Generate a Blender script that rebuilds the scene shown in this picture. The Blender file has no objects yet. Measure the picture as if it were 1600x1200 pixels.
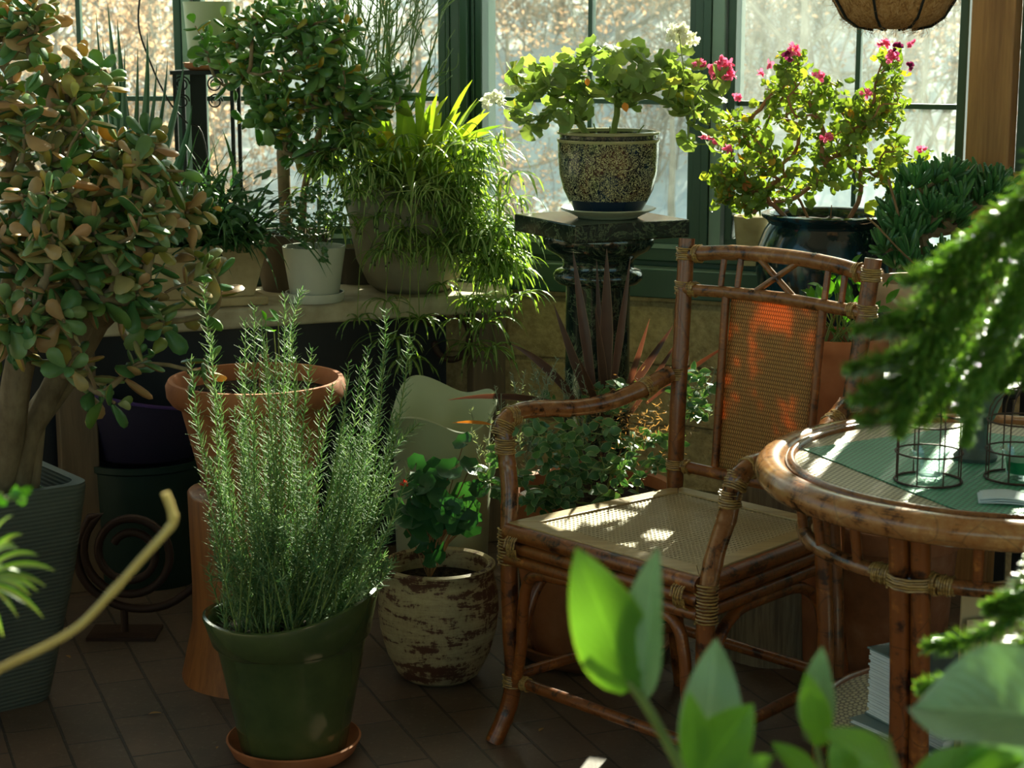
import bpy, math, random
import numpy as np
from mathutils import Vector, Matrix, Quaternion, noise as mnoise
R = math.radians
SC = bpy.context.scene
COL = SC.collection
V = Vector
# ---------------------------------------------------------------- camera
F = 2900.0; PITCH = R(11); CAMZ = 1.40
cd = bpy.data.cameras.new('camera'); cam = bpy.data.objects.new('camera', cd); COL.objects.link(cam)
cam.location = (0, 0, CAMZ); cam.rotation_euler = (R(90) - PITCH, 0, 0)
cd.sensor_width = 36; cd.lens = F / 1600 * 36; cd.clip_start = .05; cd.clip_end = 300
cd.dof.use_dof = True; cd.dof.focus_distance = 3.9; cd.dof.aperture_fstop = 8.5
SC.camera = cam
# ---------------------------------------------------------------- world, sun, exposure
SC.view_settings.view_transform = 'Standard'; SC.view_settings.look = 'None'
SC.view_settings.gamma = 1; SC.view_settings.use_curve_mapping = False
SC.view_settings.exposure = 1.17
W = bpy.data.worlds.new('sky'); SC.world = W; W.use_nodes = True
wt = W.node_tree; wt.nodes.clear()
sky = wt.nodes.new('ShaderNodeTexSky'); sky.sky_type = 'NISHITA'; sky.sun_disc = False
sky.sun_elevation = R(29); sky.sun_rotation = R(20.5); sky.altitude = 200
tint = wt.nodes.new('ShaderNodeMix'); tint.data_type = 'RGBA'; tint.blend_type = 'MULTIPLY'; tint.inputs[0].default_value = 1
tint.inputs[7].default_value = (0.84, 1.0, 0.80, 1)
bg = wt.nodes.new('ShaderNodeBackground'); bg.inputs[1].default_value = 0.13
wo = wt.nodes.new('ShaderNodeOutputWorld')
wt.links.new(sky.outputs[0], tint.inputs[6]); wt.links.new(tint.outputs[2], bg.inputs[0]); wt.links.new(bg.outputs[0], wo.inputs[0])
SUN_AZ = R(20.5); SUN_EL = R(29)
sd = bpy.data.lights.new('sun', 'SUN'); sd.energy = 11.0; sd.angle = R(.6); sd.color = (1.0, .93, .74)
sun = bpy.data.objects.new('sun', sd); COL.objects.link(sun)
to_sun = V((math.sin(SUN_AZ) * math.cos(SUN_EL), math.cos(SUN_AZ) * math.cos(SUN_EL), math.sin(SUN_EL)))
sun.rotation_euler = to_sun.to_track_quat('Z', 'Y').to_euler(); sun.location = (3, 6, 5)
# ---------------------------------------------------------------- pixels to places
_f = V((0, math.cos(PITCH), -math.sin(PITCH))); _u = V((0, math.sin(PITCH), math.cos(PITCH))); _r = V((1, 0, 0))
def ray(px, py): return _f + _r * ((px - 800) / F) - _u * ((py - 600) / F)
def Q(px, py, D):            # the point at distance D (along the room) seen there
    d = ray(px, py); return V((0, 0, CAMZ)) + d * (D / d.y)
def P(px, py, z):            # the point at height z seen there
    d = ray(px, py); return V((0, 0, CAMZ)) + d * ((z - CAMZ) / d.z)
def X(px, D, z=.6): return Q(px, 600, D).x * 1.0 if z is None else (px - 800) / F * (D * math.cos(PITCH) + (CAMZ - z) * math.sin(PITCH))
# ---------------------------------------------------------------- node helpers
class NT:
    def __init__(s, name):
        s.m = bpy.data.materials.new(name); s.m.use_nodes = True; s.t = s.m.node_tree; s.t.nodes.clear()
        s.out = s.t.nodes.new('ShaderNodeOutputMaterial')
    def n(s, typ, ins=None, **props):
        nd = s.t.nodes.new(typ)
        for k, v in props.items(): setattr(nd, k, v)
        for k, v in (ins or {}).items():
            sock = nd.inputs[k]
            if hasattr(v, 'links') or isinstance(v, bpy.types.NodeSocket): s.t.links.new(v, sock)
            else:
                if isinstance(v, (tuple, list)) and len(v) == 3 and sock.type == 'RGBA': v = (*v, 1)
                sock.default_value = v
        return nd
    def math(s, op, a, b=0.0, c=0.0):
        return s.n('ShaderNodeMath', {0: a, 1: b, 2: c}, operation=op).outputs[0]
    def mix(s, f, a, b, mode='MIX'):
        return s.n('ShaderNodeMix', {0: f, 6: a, 7: b}, data_type='RGBA', blend_type=mode).outputs[2]
    def ramp(s, f, stops, interp='LINEAR'):
        nd = s.n('ShaderNodeValToRGB', {0: f}); cr = nd.color_ramp; cr.interpolation = interp
        while len(cr.elements) > 1: cr.elements.remove(cr.elements[-1])
        for i, (p, c) in enumerate(stops):
            e = cr.elements[0] if i == 0 else cr.elements.new(p)
            e.position = p; e.color = (*c, 1) if len(c) == 3 else c
        return nd.outputs[0]
    def co(s, kind='Object'): return s.n('ShaderNodeTexCoord').outputs[kind]
    def map(s, v, scale=(1, 1, 1), rot=(0, 0, 0), loc=(0, 0, 0)):
        return s.n('ShaderNodeMapping', {0: v, 1: loc, 2: rot, 3: scale}).outputs[0]
    def noise(s, v, scale=5, detail=3, rough=.5, dist=0.0):
        return s.n('ShaderNodeTexNoise', {'Vector': v, 'Scale': scale, 'Detail': detail, 'Roughness': rough, 'Distortion': dist}).outputs[0]
    def sep(s, v): return s.n('ShaderNodeSeparateXYZ', {0: v}).outputs
    def bump(s, h, st=.3, dist=.005): return s.n('ShaderNodeBump', {'Height': h, 'Strength': st, 'Distance': dist}).outputs[0]
    def pbr(s, col, rough=.5, spec=.5, bump=None, metal=0.0, **k):
        ins = {'Base Color': col, 'Roughness': rough, 'Specular IOR Level': spec, 'Metallic': metal}
        ins.update(k)
        if bump is not None: ins['Normal'] = bump
        return s.n('ShaderNodeBsdfPrincipled', ins).outputs[0]
    def mixs(s, f, a, b): return s.n('ShaderNodeMixShader', {0: f, 1: a, 2: b}).outputs[0]
    def done(s, sh): s.t.links.new(sh, s.out.inputs[0]); return s.m
def noisy(name, stops, scale=8, rough=.5, spec=.4, stretch=(1, 1, 1), detail=4, bump=.15, bdist=.003, metal=0.0, dist=0.0):
    t = NT(name); c = t.map(t.co(), stretch)
    f = t.noise(c, scale, detail, .6, dist)
    return t.done(t.pbr(t.ramp(f, stops), rough, spec, t.bump(f, bump, bdist), metal))
def leafmat(name, stops, trans=.4, rough=.4, spec=.5, tcol=(1.25, 1.2, .5), stripe=None, edge=None, noise_amt=.25, vein=0.0):
    """leaf colours vary from leaf to leaf; light passes through the blade"""
    t = NT(name)
    rnd = t.n('ShaderNodeNewGeometry').outputs['Random Per Island']
    col = t.ramp(rnd, stops)
    nz = t.noise(t.co(), 30, 2)
    k = t.math('MULTIPLY_ADD', nz, noise_amt * 2, 1 - noise_amt)
    kk = t.n('ShaderNodeCombineXYZ', {0: k, 1: k, 2: k}).outputs[0]
    col = t.mix(1.0, col, kk, 'MULTIPLY')
    uv = t.sep(t.co('UV'))
    cu = t.math('ABSOLUTE', t.math('SUBTRACT', uv[0], .5))   # 0 on the midrib, .5 at the margin
    if stripe:
        if stripe[1] >= 0: f = t.n('ShaderNodeMapRange', {0: cu, 1: stripe[1], 2: stripe[1] + .08, 3: 1.0, 4: 0.0}).outputs[0]
        col = t.mix(f, col, stripe[0])
    if edge:
        f = t.n('ShaderNodeMapRange', {0: cu, 1: edge[1], 2: edge[1] + .07}).outputs[0]
        col = t.mix(f, col, edge[0])
    bmp = None
    if vein:
        w = t.n('ShaderNodeTexWave', {'Vector': t.n('ShaderNodeCombineXYZ', {0: t.math('ADD', t.math('MULTIPLY', cu, -1.0), uv[1]), 1: 0.0, 2: 0.0}).outputs[0], 'Scale': 3.0}).outputs['Fac']
        bmp = t.bump(w, vein, .002)
        rib = t.n('ShaderNodeMapRange', {0: cu, 1: .0, 2: .03, 3: .5, 4: 0.0}).outputs[0]
        col = t.mix(rib, col, tuple(min(1, x * 1.6) for x in stops[-1][1]))
    p = t.pbr(col, rough, spec, bmp)
    tc = t.mix(1.0, col, (*tcol, 1), 'MULTIPLY')
    tr = t.n('ShaderNodeBsdfTranslucent', {0: tc}).outputs[0]
    return t.done(t.mixs(trans, p, tr))
# ---------------------------------------------------------------- mesh builder
def frame_of(d, up=V((0, 0, 1))):
    d = d.normalized(); s = d.cross(up)
    if s.length < 1e-4: s = d.cross(V((0, 1, 0)))
    if s.length < 1e-4: s = d.cross(V((1, 0, 0)))
    s.normalize(); return d, s, s.cross(d).normalized()
OFF = {}
class MB:
    def __init__(s): s.v = []; s.f = []; s.uv = {}
    def add(s, vs, fs, uvs=None):
        o = len(s.v); s.v.extend([(p[0], p[1], p[2]) for p in vs])
        s.f.extend([tuple(i + o for i in f) for f in fs])
        if uvs:
            for i, u in enumerate(uvs): s.uv[o + i] = u
    def tube(s, pts, r, n=8, cap=True, twist=None):
        pts = [V(p) for p in pts]; m = len(pts)
        rs = r if isinstance(r, (list, tuple)) else [r] * m
        d, a, b = frame_of(pts[1] - pts[0]); vs = []; uv = []
        for i, p in enumerate(pts):
            t = (pts[min(i + 1, m - 1)] - pts[max(i - 1, 0)])
            if t.length < 1e-9: t = d.copy()
            t.normalize()
            a = a - t * a.dot(t)
            if a.length < 1e-6: a = frame_of(t)[1]
            a.normalize(); b = t.cross(a)
            for k in range(n):
                an = 2 * math.pi * k / n
                vs.append(p + (a * math.cos(an) + b * math.sin(an)) * rs[i]); uv.append((k / n, i / (m - 1)))
        fs = [(i * n + k, i * n + (k + 1) % n, (i + 1) * n + (k + 1) % n, (i + 1) * n + k) for i in range(m - 1) for k in range(n)]
        if cap: fs += [tuple(reversed(range(n))), tuple(range((m - 1) * n, m * n))]
        s.add(vs, fs, uv)
    def lathe(s, prof, n=48, c=(0, 0, 0), wave=None, caps=True, sx=1, sy=1):
        c = V(c); vs = []; uv = []; m = len(prof)
        for i, (r, z) in enumerate(prof):
            for k in range(n):
                an = 2 * math.pi * k / n; rr, zz = r, z
                if wave: rr, zz = wave(r, z, an, i / (m - 1))
                vs.append(c + V((rr * math.cos(an) * sx, rr * math.sin(an) * sy, zz))); uv.append((k / n, i / (m - 1)))
        fs = [(i * n + k, i * n + (k + 1) % n, (i + 1) * n + (k + 1) % n, (i + 1) * n + k) for i in range(m - 1) for k in range(n)]
        if caps:
            if prof[0][0] > 1e-5: fs.append(tuple(reversed(range(n))))
            if prof[-1][0] > 1e-5: fs.append(tuple(range((m - 1) * n, m * n)))
        s.add(vs, fs, uv)
    def box(s, c, size, rot=None, taper=1.0):
        hx, hy, hz = size[0] / 2, size[1] / 2, size[2] / 2; vs = []
        for z, k in ((-hz, taper), (hz, 1)):
            for x, y in ((-hx, -hy), (hx, -hy), (hx, hy), (-hx, hy)): vs.append(V((x * k, y * k, z)))
        if rot is not None:
            M = rot if isinstance(rot, Matrix) else Matrix.Rotation(rot, 3, 'Z')
            vs = [M @ v for v in vs]
        c = V(c)
        s.add([v + c for v in vs], [(3, 2, 1, 0), (4, 5, 6, 7), (0, 1, 5, 4), (1, 2, 6, 5), (2, 3, 7, 6), (3, 0, 4, 7)])
    def bar(s, a, b, w, h, up=V((0, 0, 1))):
        a = V(a); b = V(b); d, sd_, u = frame_of(b - a, up)
        vs = []
        for p in (a, b):
            for x, y in ((-w, -h), (w, -h), (w, h), (-w, h)): vs.append(p + sd_ * x / 2 + u * y / 2)
        s.add(vs, [(3, 2, 1, 0), (4, 5, 6, 7), (0, 1, 5, 4), (1, 2, 6, 5), (2, 3, 7, 6), (3, 0, 4, 7)])
    def blade(s, pts, widths, nrm=None, fold=.25, twist=0.0):
        """a leaf blade along pts, three vertices across, folded along its midrib"""
        pts = [V(p) for p in pts]; m = len(pts); vs = []; uv = []
        for i, p in enumerate(pts):
            t = (pts[min(i + 1, m - 1)] - pts[max(i - 1, 0)]).normalized()
            nn = nrm if nrm is not None else V((0, 0, 1))
            sd_ = t.cross(nn)
            if sd_.length < .05: sd_ = t.cross(V((.3, .9, .1)))
            sd_.normalize(); u = sd_.cross(t).normalized()
            if twist: 
                q = Quaternion(t, twist * i / m); sd_ = q @ sd_; u = q @ u
            w = widths[i] / 2; v = i / (m - 1)
            vs += [p - sd_ * w + u * w * fold, p, p + sd_ * w + u * w * fold]; uv += [(0, v), (.5, v), (1, v)]
        fs = []
        for i in range(m - 1):
            a = i * 3; fs += [(a, a + 1, a + 4, a + 3), (a + 1, a + 2, a + 5, a + 4)]
        s.add(vs, fs, uv)
    def arc_blade(s, base, d, L, W, droop=.5, n=6, fold=.3, prof=None, bulge=0.0):
        """strap leaf that starts along d and bends down under its weight"""
        d = V(d).normalized(); pts = [V(base)]; cur = d.copy(); st = L / n
        for i in range(n):
            cur = (cur + V((0, 0, -1)) * droop / n * (1.0 + i * .25)).normalized(); pts.append(pts[-1] + cur * st)
        if prof is None: prof = lambda t: min(1, .45 + 2.2 * t) * (1 - t ** 3.0) ** .8
        ws = [max(W * prof(i / n), W * .03) for i in range(n + 1)]
        hn = V((-d.x, -d.y, 0)) * .6 + V((0, 0, 1))
        if abs(d.z) > .9: hn = V((d.x, d.y, 0)) * -1 + V((0, 0, .2))
        s.blade(pts, ws, hn, fold)
    def leaf(s, base, d, nrm, L, W, bend=.15, fold=.2, n=5, prof=None, wav=0.0, rnd=None):
        d = V(d).normalized(); nrm = V(nrm); sd_ = d.cross(nrm)
        if sd_.length < 1e-3: sd_ = frame_of(d)[1]
        sd_.normalize(); u = sd_.cross(d).normalized()
        if prof is None: prof = lambda t: math.sin(math.pi * t ** .8) ** .9
        pts = [V(base) + d * (L * i / n) - u * (bend * L * (i / n) ** 2) for i in range(n + 1)]
        ws = [max(W * prof(min(.999, max(.001, i / n))), W * .04) for i in range(n + 1)]
        s.blade(pts, ws, u, fold)
    def thick(s, base, d, nrm, L, W, T, bend=.1):
        """fat succulent leaf: narrow at the base, round at the tip, lens shaped in section"""
        d = V(d).normalized(); sd_ = d.cross(V(nrm))
        if sd_.length < 1e-3: sd_ = frame_of(d)[1]
        sd_.normalize(); u = sd_.cross(d).normalized(); base = V(base)
        st = ((0.0, .16, .5), (.22, .5, .9), (.5, .92, 1), (.74, 1.0, .9), (.92, .68, .6)); k = 6
        vs = []
        for t, w, h in st:
            c = base + d * (L * t) + u * (bend * L * (t * t))
            for j in range(k):
                an = 2 * math.pi * j / k
                vs.append(c + sd_ * (math.cos(an) * W / 2 * w) + u * (math.sin(an) * T / 2 * h))
        vs.append(base + d * L + u * bend * L)
        m = len(st); fs = [(i * k + j, i * k + (j + 1) % k, (i + 1) * k + (j + 1) % k, (i + 1) * k + j) for i in range(m - 1) for j in range(k)]
        fs += [((m - 1) * k + j, (m - 1) * k + (j + 1) % k, m * k) for j in range(k)]
        fs.append(tuple(reversed(range(k))))
        s.add(vs, fs)
    def roundleaf(s, c, nrm, head, Rr, rng, cup=.25, lobes=7, notch=True):
        """pleated round geranium leaf"""
        nrm = V(nrm).normalized(); a = V(head) - nrm * V(head).dot(nrm)
        if a.length < 1e-3: a = frame_of(nrm)[1]
        a.normalize(); b = nrm.cross(a); c = V(c); n = lobes * 2
        vs = [c]; uv = [(.5, .5)]
        for q, rr in ((1, .55), (2, 1.0)):
            for k in range(n + 1):
                an = R(-168 + 336 * k / n) if notch else R(-180 + 360 * k / n)
                w = rr * Rr * (1 + (.07 if k % 2 else -.06) * (q - 1))
                h = cup * Rr * rr * rr + (.075 if k % 2 else -.065) * Rr * rr + rng.uniform(-.03, .03) * Rr
                vs.append(c + a * (math.cos(an) * w) + b * (math.sin(an) * w) + nrm * h)
                uv.append((.5 + .5 * rr * math.cos(an), .5 + .5 * rr * math.sin(an)))
        fs = [(0, 1 + k, 2 + k) for k in range(n)]
        fs += [(1 + k, n + 2 + k, n + 3 + k, 2 + k) for k in range(n)]
        s.add(vs, fs, uv)
    def build(s, name, mat, parent=None, smooth=True, loc=None, sharp=50):
        me = bpy.data.meshes.new(name)
        o0 = V((0, 0, 0))
        if parent is not None: o0 = V(OFF[parent.name])
        elif loc is not None: o0 = V(loc)
        else:
            ar = np.array(s.v); lo = ar.min(0); hi = ar.max(0); o0 = V(((lo[0] + hi[0]) / 2, (lo[1] + hi[1]) / 2, lo[2])); loc = o0
        me.from_pydata([(a - o0.x, b - o0.y, c - o0.z) for a, b, c in s.v], [], s.f)
        if s.uv:
            l = me.uv_layers.new(name='uv'); idx = np.empty(len(me.loops), dtype=np.int32); me.loops.foreach_get('vertex_index', idx)
            tab = np.zeros((len(s.v), 2), dtype=np.float32)
            for k, u in s.uv.items(): tab[k] = u
            l.data.foreach_set('uv', tab[idx].ravel())
        me.materials.append(mat)
        if smooth:
            me.polygons.foreach_set('use_smooth', [True] * len(me.polygons))
            if sharp: me.set_sharp_from_angle(angle=R(sharp))
        me.update()
        o = bpy.data.objects.new(name, me); COL.objects.link(o)
        if parent is not None: o.parent = parent
        else: o.location = loc
        OFF[o.name] = tuple(o0)
        return o
def tag(o, label=None, cat=None, group=None, kind=None):
    if label: o['label'] = label
    if cat: o['category'] = cat
    if group: o['group'] = group
    if kind: o['kind'] = kind
    return o
def thing(name, label, cat, loc, group=None):
    o = bpy.data.objects.new(name, None); COL.objects.link(o); o.location = loc; o.empty_display_size = .05
    OFF[o.name] = tuple(loc); return tag(o, label, cat, group)
def dup(root, loc=None, rotz=None, scale=None, label=None):
    r = root.copy(); COL.objects.link(r)
    if loc is not None: r.location = loc
    if rotz is not None: r.rotation_euler = (r.rotation_euler[0], r.rotation_euler[1], rotz)
    if scale is not None: r.scale = (scale,) * 3
    if label: r['label'] = label
    for ch in list(root.children):
        c = ch.copy(); COL.objects.link(c); c.parent = r
        for g in ch.children:
            d = g.copy(); COL.objects.link(d); d.parent = c
    return r
def bevel(o, w=.003, n=2):
    m = o.modifiers.new('bevel', 'BEVEL'); m.width = w; m.segments = n; m.limit_method = 'ANGLE'; m.angle_limit = R(35); return o
def spline(pts, n=6):
    pts = [V(p) for p in pts]; out = []
    for i in range(len(pts) - 1):
        p0 = pts[max(i - 1, 0)]; p1 = pts[i]; p2 = pts[i + 1]; p3 = pts[min(i + 2, len(pts) - 1)]
        for k in range(n):
            t = k / n
            out.append(.5 * ((2 * p1) + (p2 - p0) * t + (2 * p0 - 5 * p1 + 4 * p2 - p3) * t * t + (3 * p1 - p0 - 3 * p2 + p3) * t ** 3))
    out.append(pts[-1]); return out
def rdir(rng, zlo=-1, zhi=1):
    z = rng.uniform(zlo, zhi); a = rng.uniform(0, 2 * math.pi); r = math.sqrt(max(0, 1 - z * z)); return V((r * math.cos(a), r * math.sin(a), z))
def blob(rng, px, py, rx, ry, D, dD, n):
    out = []
    while len(out) < n:
        a, b, c = rng.uniform(-1, 1), rng.uniform(-1, 1), rng.uniform(-1, 1)
        if a * a + b * b + c * c <= 1: out.append(Q(px + a * rx, py + b * ry, D + c * dD))
    return out
def skeleton(rng, roots, tips, r_tip=.002, r_max=.03, wob=.12, power=.5):
    """join every tip to the nearest older node; returns list of (points, radii) and the tip directions"""
    nodes = []; par = []; cnt = []
    for path in roots:
        prev = -1
        for p in path: nodes.append(V(p)); par.append(prev); cnt.append(0); prev = len(nodes) - 1
    nroot = len(nodes); base = V(roots[0][0])
    ends = []
    for tip in sorted(tips, key=lambda q: (q - base).length):
        best = min(range(len(nodes)), key=lambda i: (nodes[i] - tip).length * (1 + (.8 if nodes[i].z > tip.z + .02 else 0)) + .12 * (nodes[i] - base).length + (.5 if i == 0 else 0))
        a = nodes[best]; L = (tip - a).length; k = max(2, min(6, int(L / .03) + 1))
        pd = (a - nodes[par[best]]).normalized() if par[best] >= 0 else V((0, 0, 1))
        c1 = a + (pd + V((0, 0, .5))).normalized() * L * .35 + rdir(rng) * L * wob
        prev = best; 
        for j in range(1, k + 1):
            t = j / k; p = a * (1 - t) ** 2 + c1 * 2 * t * (1 - t) + tip * t * t
            nodes.append(p); par.append(prev); cnt.append(0); prev = len(nodes) - 1
        ends.append(prev)
    for e in ends:
        i = e
        while i >= 0: cnt[i] += 1; i = par[i]
    rad = [min(r_max, r_tip * max(1, c) ** power) for c in cnt]
    kids = {}
    for i, p in enumerate(par): kids.setdefault(p, []).append(i)
    paths = []; stack = [(-1, k) for k in kids.get(-1, [])]
    while stack:
        p0, i = stack.pop(); pts = []; rr = []
        if p0 >= 0: pts.append(nodes[p0]); rr.append(min(rad[i] * 1.1, rad[p0]))
        while True:
            pts.append(nodes[i]); rr.append(rad[i]); ks = kids.get(i, [])
            if not ks: break
            ks = sorted(ks, key=lambda q: -cnt[q])
            for q in ks[1:]: stack.append((i, q))
            i = ks[0]
        if len(pts) > 1: paths.append((pts, rr))
    dirs = [(nodes[e], (nodes[e] - nodes[par[e]]).normalized()) for e in ends]
    return paths, dirs
def stems_mesh(paths, n=6):
    mb = MB()
    for pts, rr in paths: mb.tube(pts, rr, n)
    return mb
# ================================================================ materials
def stone_mat():
    t = NT('limestone_wall'); c = t.co(); s = t.sep(c)
    v = t.n('ShaderNodeCombineXYZ', {0: s[0], 1: s[2], 2: s[1]}).outputs[0]
    v2 = t.n('ShaderNodeVectorMath', {0: v, 1: t.n('ShaderNodeVectorMath', {0: t.n('ShaderNodeTexNoise', {'Vector': v, 'Scale': 3.0}).outputs[1], 3: .04}, operation='SCALE').outputs[0]}, operation='ADD').outputs[0]
    br = t.n('ShaderNodeTexBrick', {0: v2, 1: (.55, .41, .20), 2: (.44, .33, .16), 3: (.22, .17, .09), 'Scale': 1.0, 'Mortar Size': .010, 'Mortar Smooth': .6, 'Brick Width': .46, 'Row Height': .17})
    n1 = t.noise(c, 9, 6, .65); n2 = t.noise(c, 45, 5, .7)
    col = t.mix(1.0, br.outputs[0], t.ramp(n1, [(.3, (.55, .5, .42)), (.7, (1.25, 1.2, 1.1))]), 'MULTIPLY')
    col = t.mix(.5, col, t.ramp(n2, [(.35, (.16, .12, .06)), (.6, (.5, .4, .22))]))
    h = t.math('ADD', t.math('MULTIPLY', br.outputs[1], -.6), t.math('ADD', n1, t.math('MULTIPLY', n2, .5)))
    return t.done(t.pbr(col, .9, .2, t.bump(h, .8, .012)))
def floor_mat():
    t = NT('brick_paving'); c = t.map(t.co(), rot=(0, 0, R(68.8)))
    br = t.n('ShaderNodeTexBrick', {0: c, 1: (.105, .070, .050), 2: (.075, .056, .042), 3: (.035, .03, .025), 'Scale': 1.0, 'Mortar Size': .0035, 'Mortar Smooth': .3, 'Bias': 0.0, 'Brick Width': .215, 'Row Height': .108}, offset=.5)
    n1 = t.noise(t.co(), 4, 5, .6); n2 = t.noise(t.co(), 70, 4, .7)
    col = t.mix(1.0, br.outputs[0], t.ramp(n1, [(.3, (.7, .72, .7)), (.7, (1.35, 1.25, 1.2))]), 'MULTIPLY')
    col = t.mix(t.ramp(n2, [(.55, (0, 0, 0)), (.75, (.5, .5, .5))]), col, (.2, .17, .13))
    h = t.math('ADD', t.math('MULTIPLY', br.outputs[1], -1.0), t.math('MULTIPLY', n2, .25))
    return t.done(t.pbr(col, .5, .35, t.bump(h, .5, .004)))
def wood_mat(name, a, b, rough=.55, axis='Z', sc=1.0, bump=.2):
    t = NT(name); c = t.co(); s = {'X': (.12, 2, 2), 'Y': (2, .12, 2), 'Z': (2, 2, .12)}[axis]
    v = t.map(c, tuple(q * sc for q in s)); n1 = t.noise(v, 14, 5, .6, 1.2); n2 = t.noise(v, 60, 3, .6)
    f = t.math('ADD', t.math('MULTIPLY', n1, .7), t.math('MULTIPLY', n2, .3))
    return t.done(t.pbr(t.ramp(f, [(.32, b), (.55, a), (.75, tuple(min(1, q * 1.25) for q in a))]), rough, .35, t.bump(f, bump, .003)))
def uvv_(t): return t.co('UV')
def bamboo_mat(name, base=(.17, .050, .010), dark=(.028, .008, .003), light=(.36, .13, .026), rough=.3, wear=.0):
    """varnished rattan pole: dark scorched rings and blotches"""
    t = NT(name); c = t.co(); uv = t.sep(t.co('UV'))
    n1 = t.noise(c, 22, 4, .6); n2 = t.noise(c, 90, 3, .6)
    n3 = t.noise(t.map(uvv_(t), (1, 14, 1)), 3, 2)
    f = t.math('ADD', t.math('ADD', t.math('MULTIPLY', n1, .6), t.math('MULTIPLY', n2, .2)), t.math('MULTIPLY', n3, .2))
    col = t.ramp(f, [(.40, dark), (.475, base), (.56, base), (.66, light)])
    vo = t.n('ShaderNodeTexVoronoi', {'Vector': c, 'Scale': 11.0, 'Randomness': 1.0}, feature='DISTANCE_TO_EDGE').outputs[0]
    col = t.mix(t.ramp(vo, [(.0, (.55, .55, .55)), (.02, (0, 0, 0))]), col, dark)
    if wear:
        z = t.sep(t.n('ShaderNodeNewGeometry').outputs['Normal'])[2]
        col = t.mix(t.math('MULTIPLY', t.math('MULTIPLY', t.ramp(n1, [(.35, (0, 0, 0)), (.6, (1, 1, 1))]), wear), t.ramp(n2, [(.3, (.4, .4, .4)), (.7, (1, 1, 1))])), col, (.42, .30, .15))
    return t.done(t.pbr(col, rough, .5, t.bump(f, .12, .002)))
def weave_mat(name, ca, cb, dark, su, sv, holes=0.0, trans=.3, tmul=(1.2, .7, .25), kind='row'):
    """woven cane over UV in metres"""
    t = NT(name); uv = t.sep(t.co('UV')); u = t.math('MULTIPLY', uv[0], su); v = t.math('MULTIPLY', uv[1], sv)
    tp = 2 * math.pi
    if kind == 'row':
        row = t.math('FLOOR', v); sh = t.math('MULTIPLY', row, .5)
        a = t.math('SINE', t.math('MULTIPLY', t.math('ADD', u, sh), tp)); b = t.math('SINE', t.math('MULTIPLY', t.math('FRACT', v), math.pi))
        h = t.math('ADD', t.math('MULTIPLY', a, .75), b)
    else:
        a = t.math('SINE', t.math('MULTIPLY', t.math('ADD', u, v), tp)); b = t.math('SINE', t.math('MULTIPLY', t.math('SUBTRACT', u, v), tp))
        h = t.math('SUBTRACT', 1.0, t.math('MAXIMUM', t.math('MULTIPLY', a, b), t.math('MULTIPLY', t.math('MULTIPLY', a, b), -.2)))
    hn = t.n('ShaderNodeMapRange', {0: h, 1: -.1 if kind == 'row' else .25, 2: 1.3 if kind == 'row' else 1.0}).outputs[0]
    big = t.noise(t.co(), 12, 4)
    col = t.mix(hn, dark, t.mix(big, ca, cb)); bm = t.bump(hn, .6, .002)  # low gaps coloured dark, as shade below and between the strands
    p = t.pbr(col, .45, .4, bm)
    tr = t.n('ShaderNodeBsdfTranslucent', {0: t.mix(1.0, col, (*tmul, 1), 'MULTIPLY')}).outputs[0]
    sh = t.mixs(trans, p, tr)
    if holes:
        f = t.n('ShaderNodeMapRange', {0: h, 1: holes, 2: holes + .12, 3: 1.0, 4: 0.0}).outputs[0]
        sh = t.mixs(f, sh, t.n('ShaderNodeBsdfTransparent').outputs[0])
    return t.done(sh)
def marble_mat():
    t = NT('green_marble'); c = t.co()
    n0 = t.n('ShaderNodeTexNoise', {'Vector': c, 'Scale': 6.0, 'Detail': 6.0, 'Roughness': .7, 'Distortion': 2.5}).outputs[0]
    v = t.math('ABSOLUTE', t.math('SUBTRACT', n0, .5)); n1 = t.noise(c, 16, 5, .7, 2)
    v2 = t.math('ABSOLUTE', t.math('SUBTRACT', n1, .52))
    col = t.ramp(v, [(0, (.12, .15, .08)), (.006, (.04, .055, .03)), (.03, (.008, .016, .012)), (.3, (.004, .007, .006))])
    col = t.mix(t.ramp(v2, [(0, (.35, .35, .35)), (.010, (0, 0, 0))]), col, (.13, .16, .09))
    return t.done(t.pbr(col, .12, .55))
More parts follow.
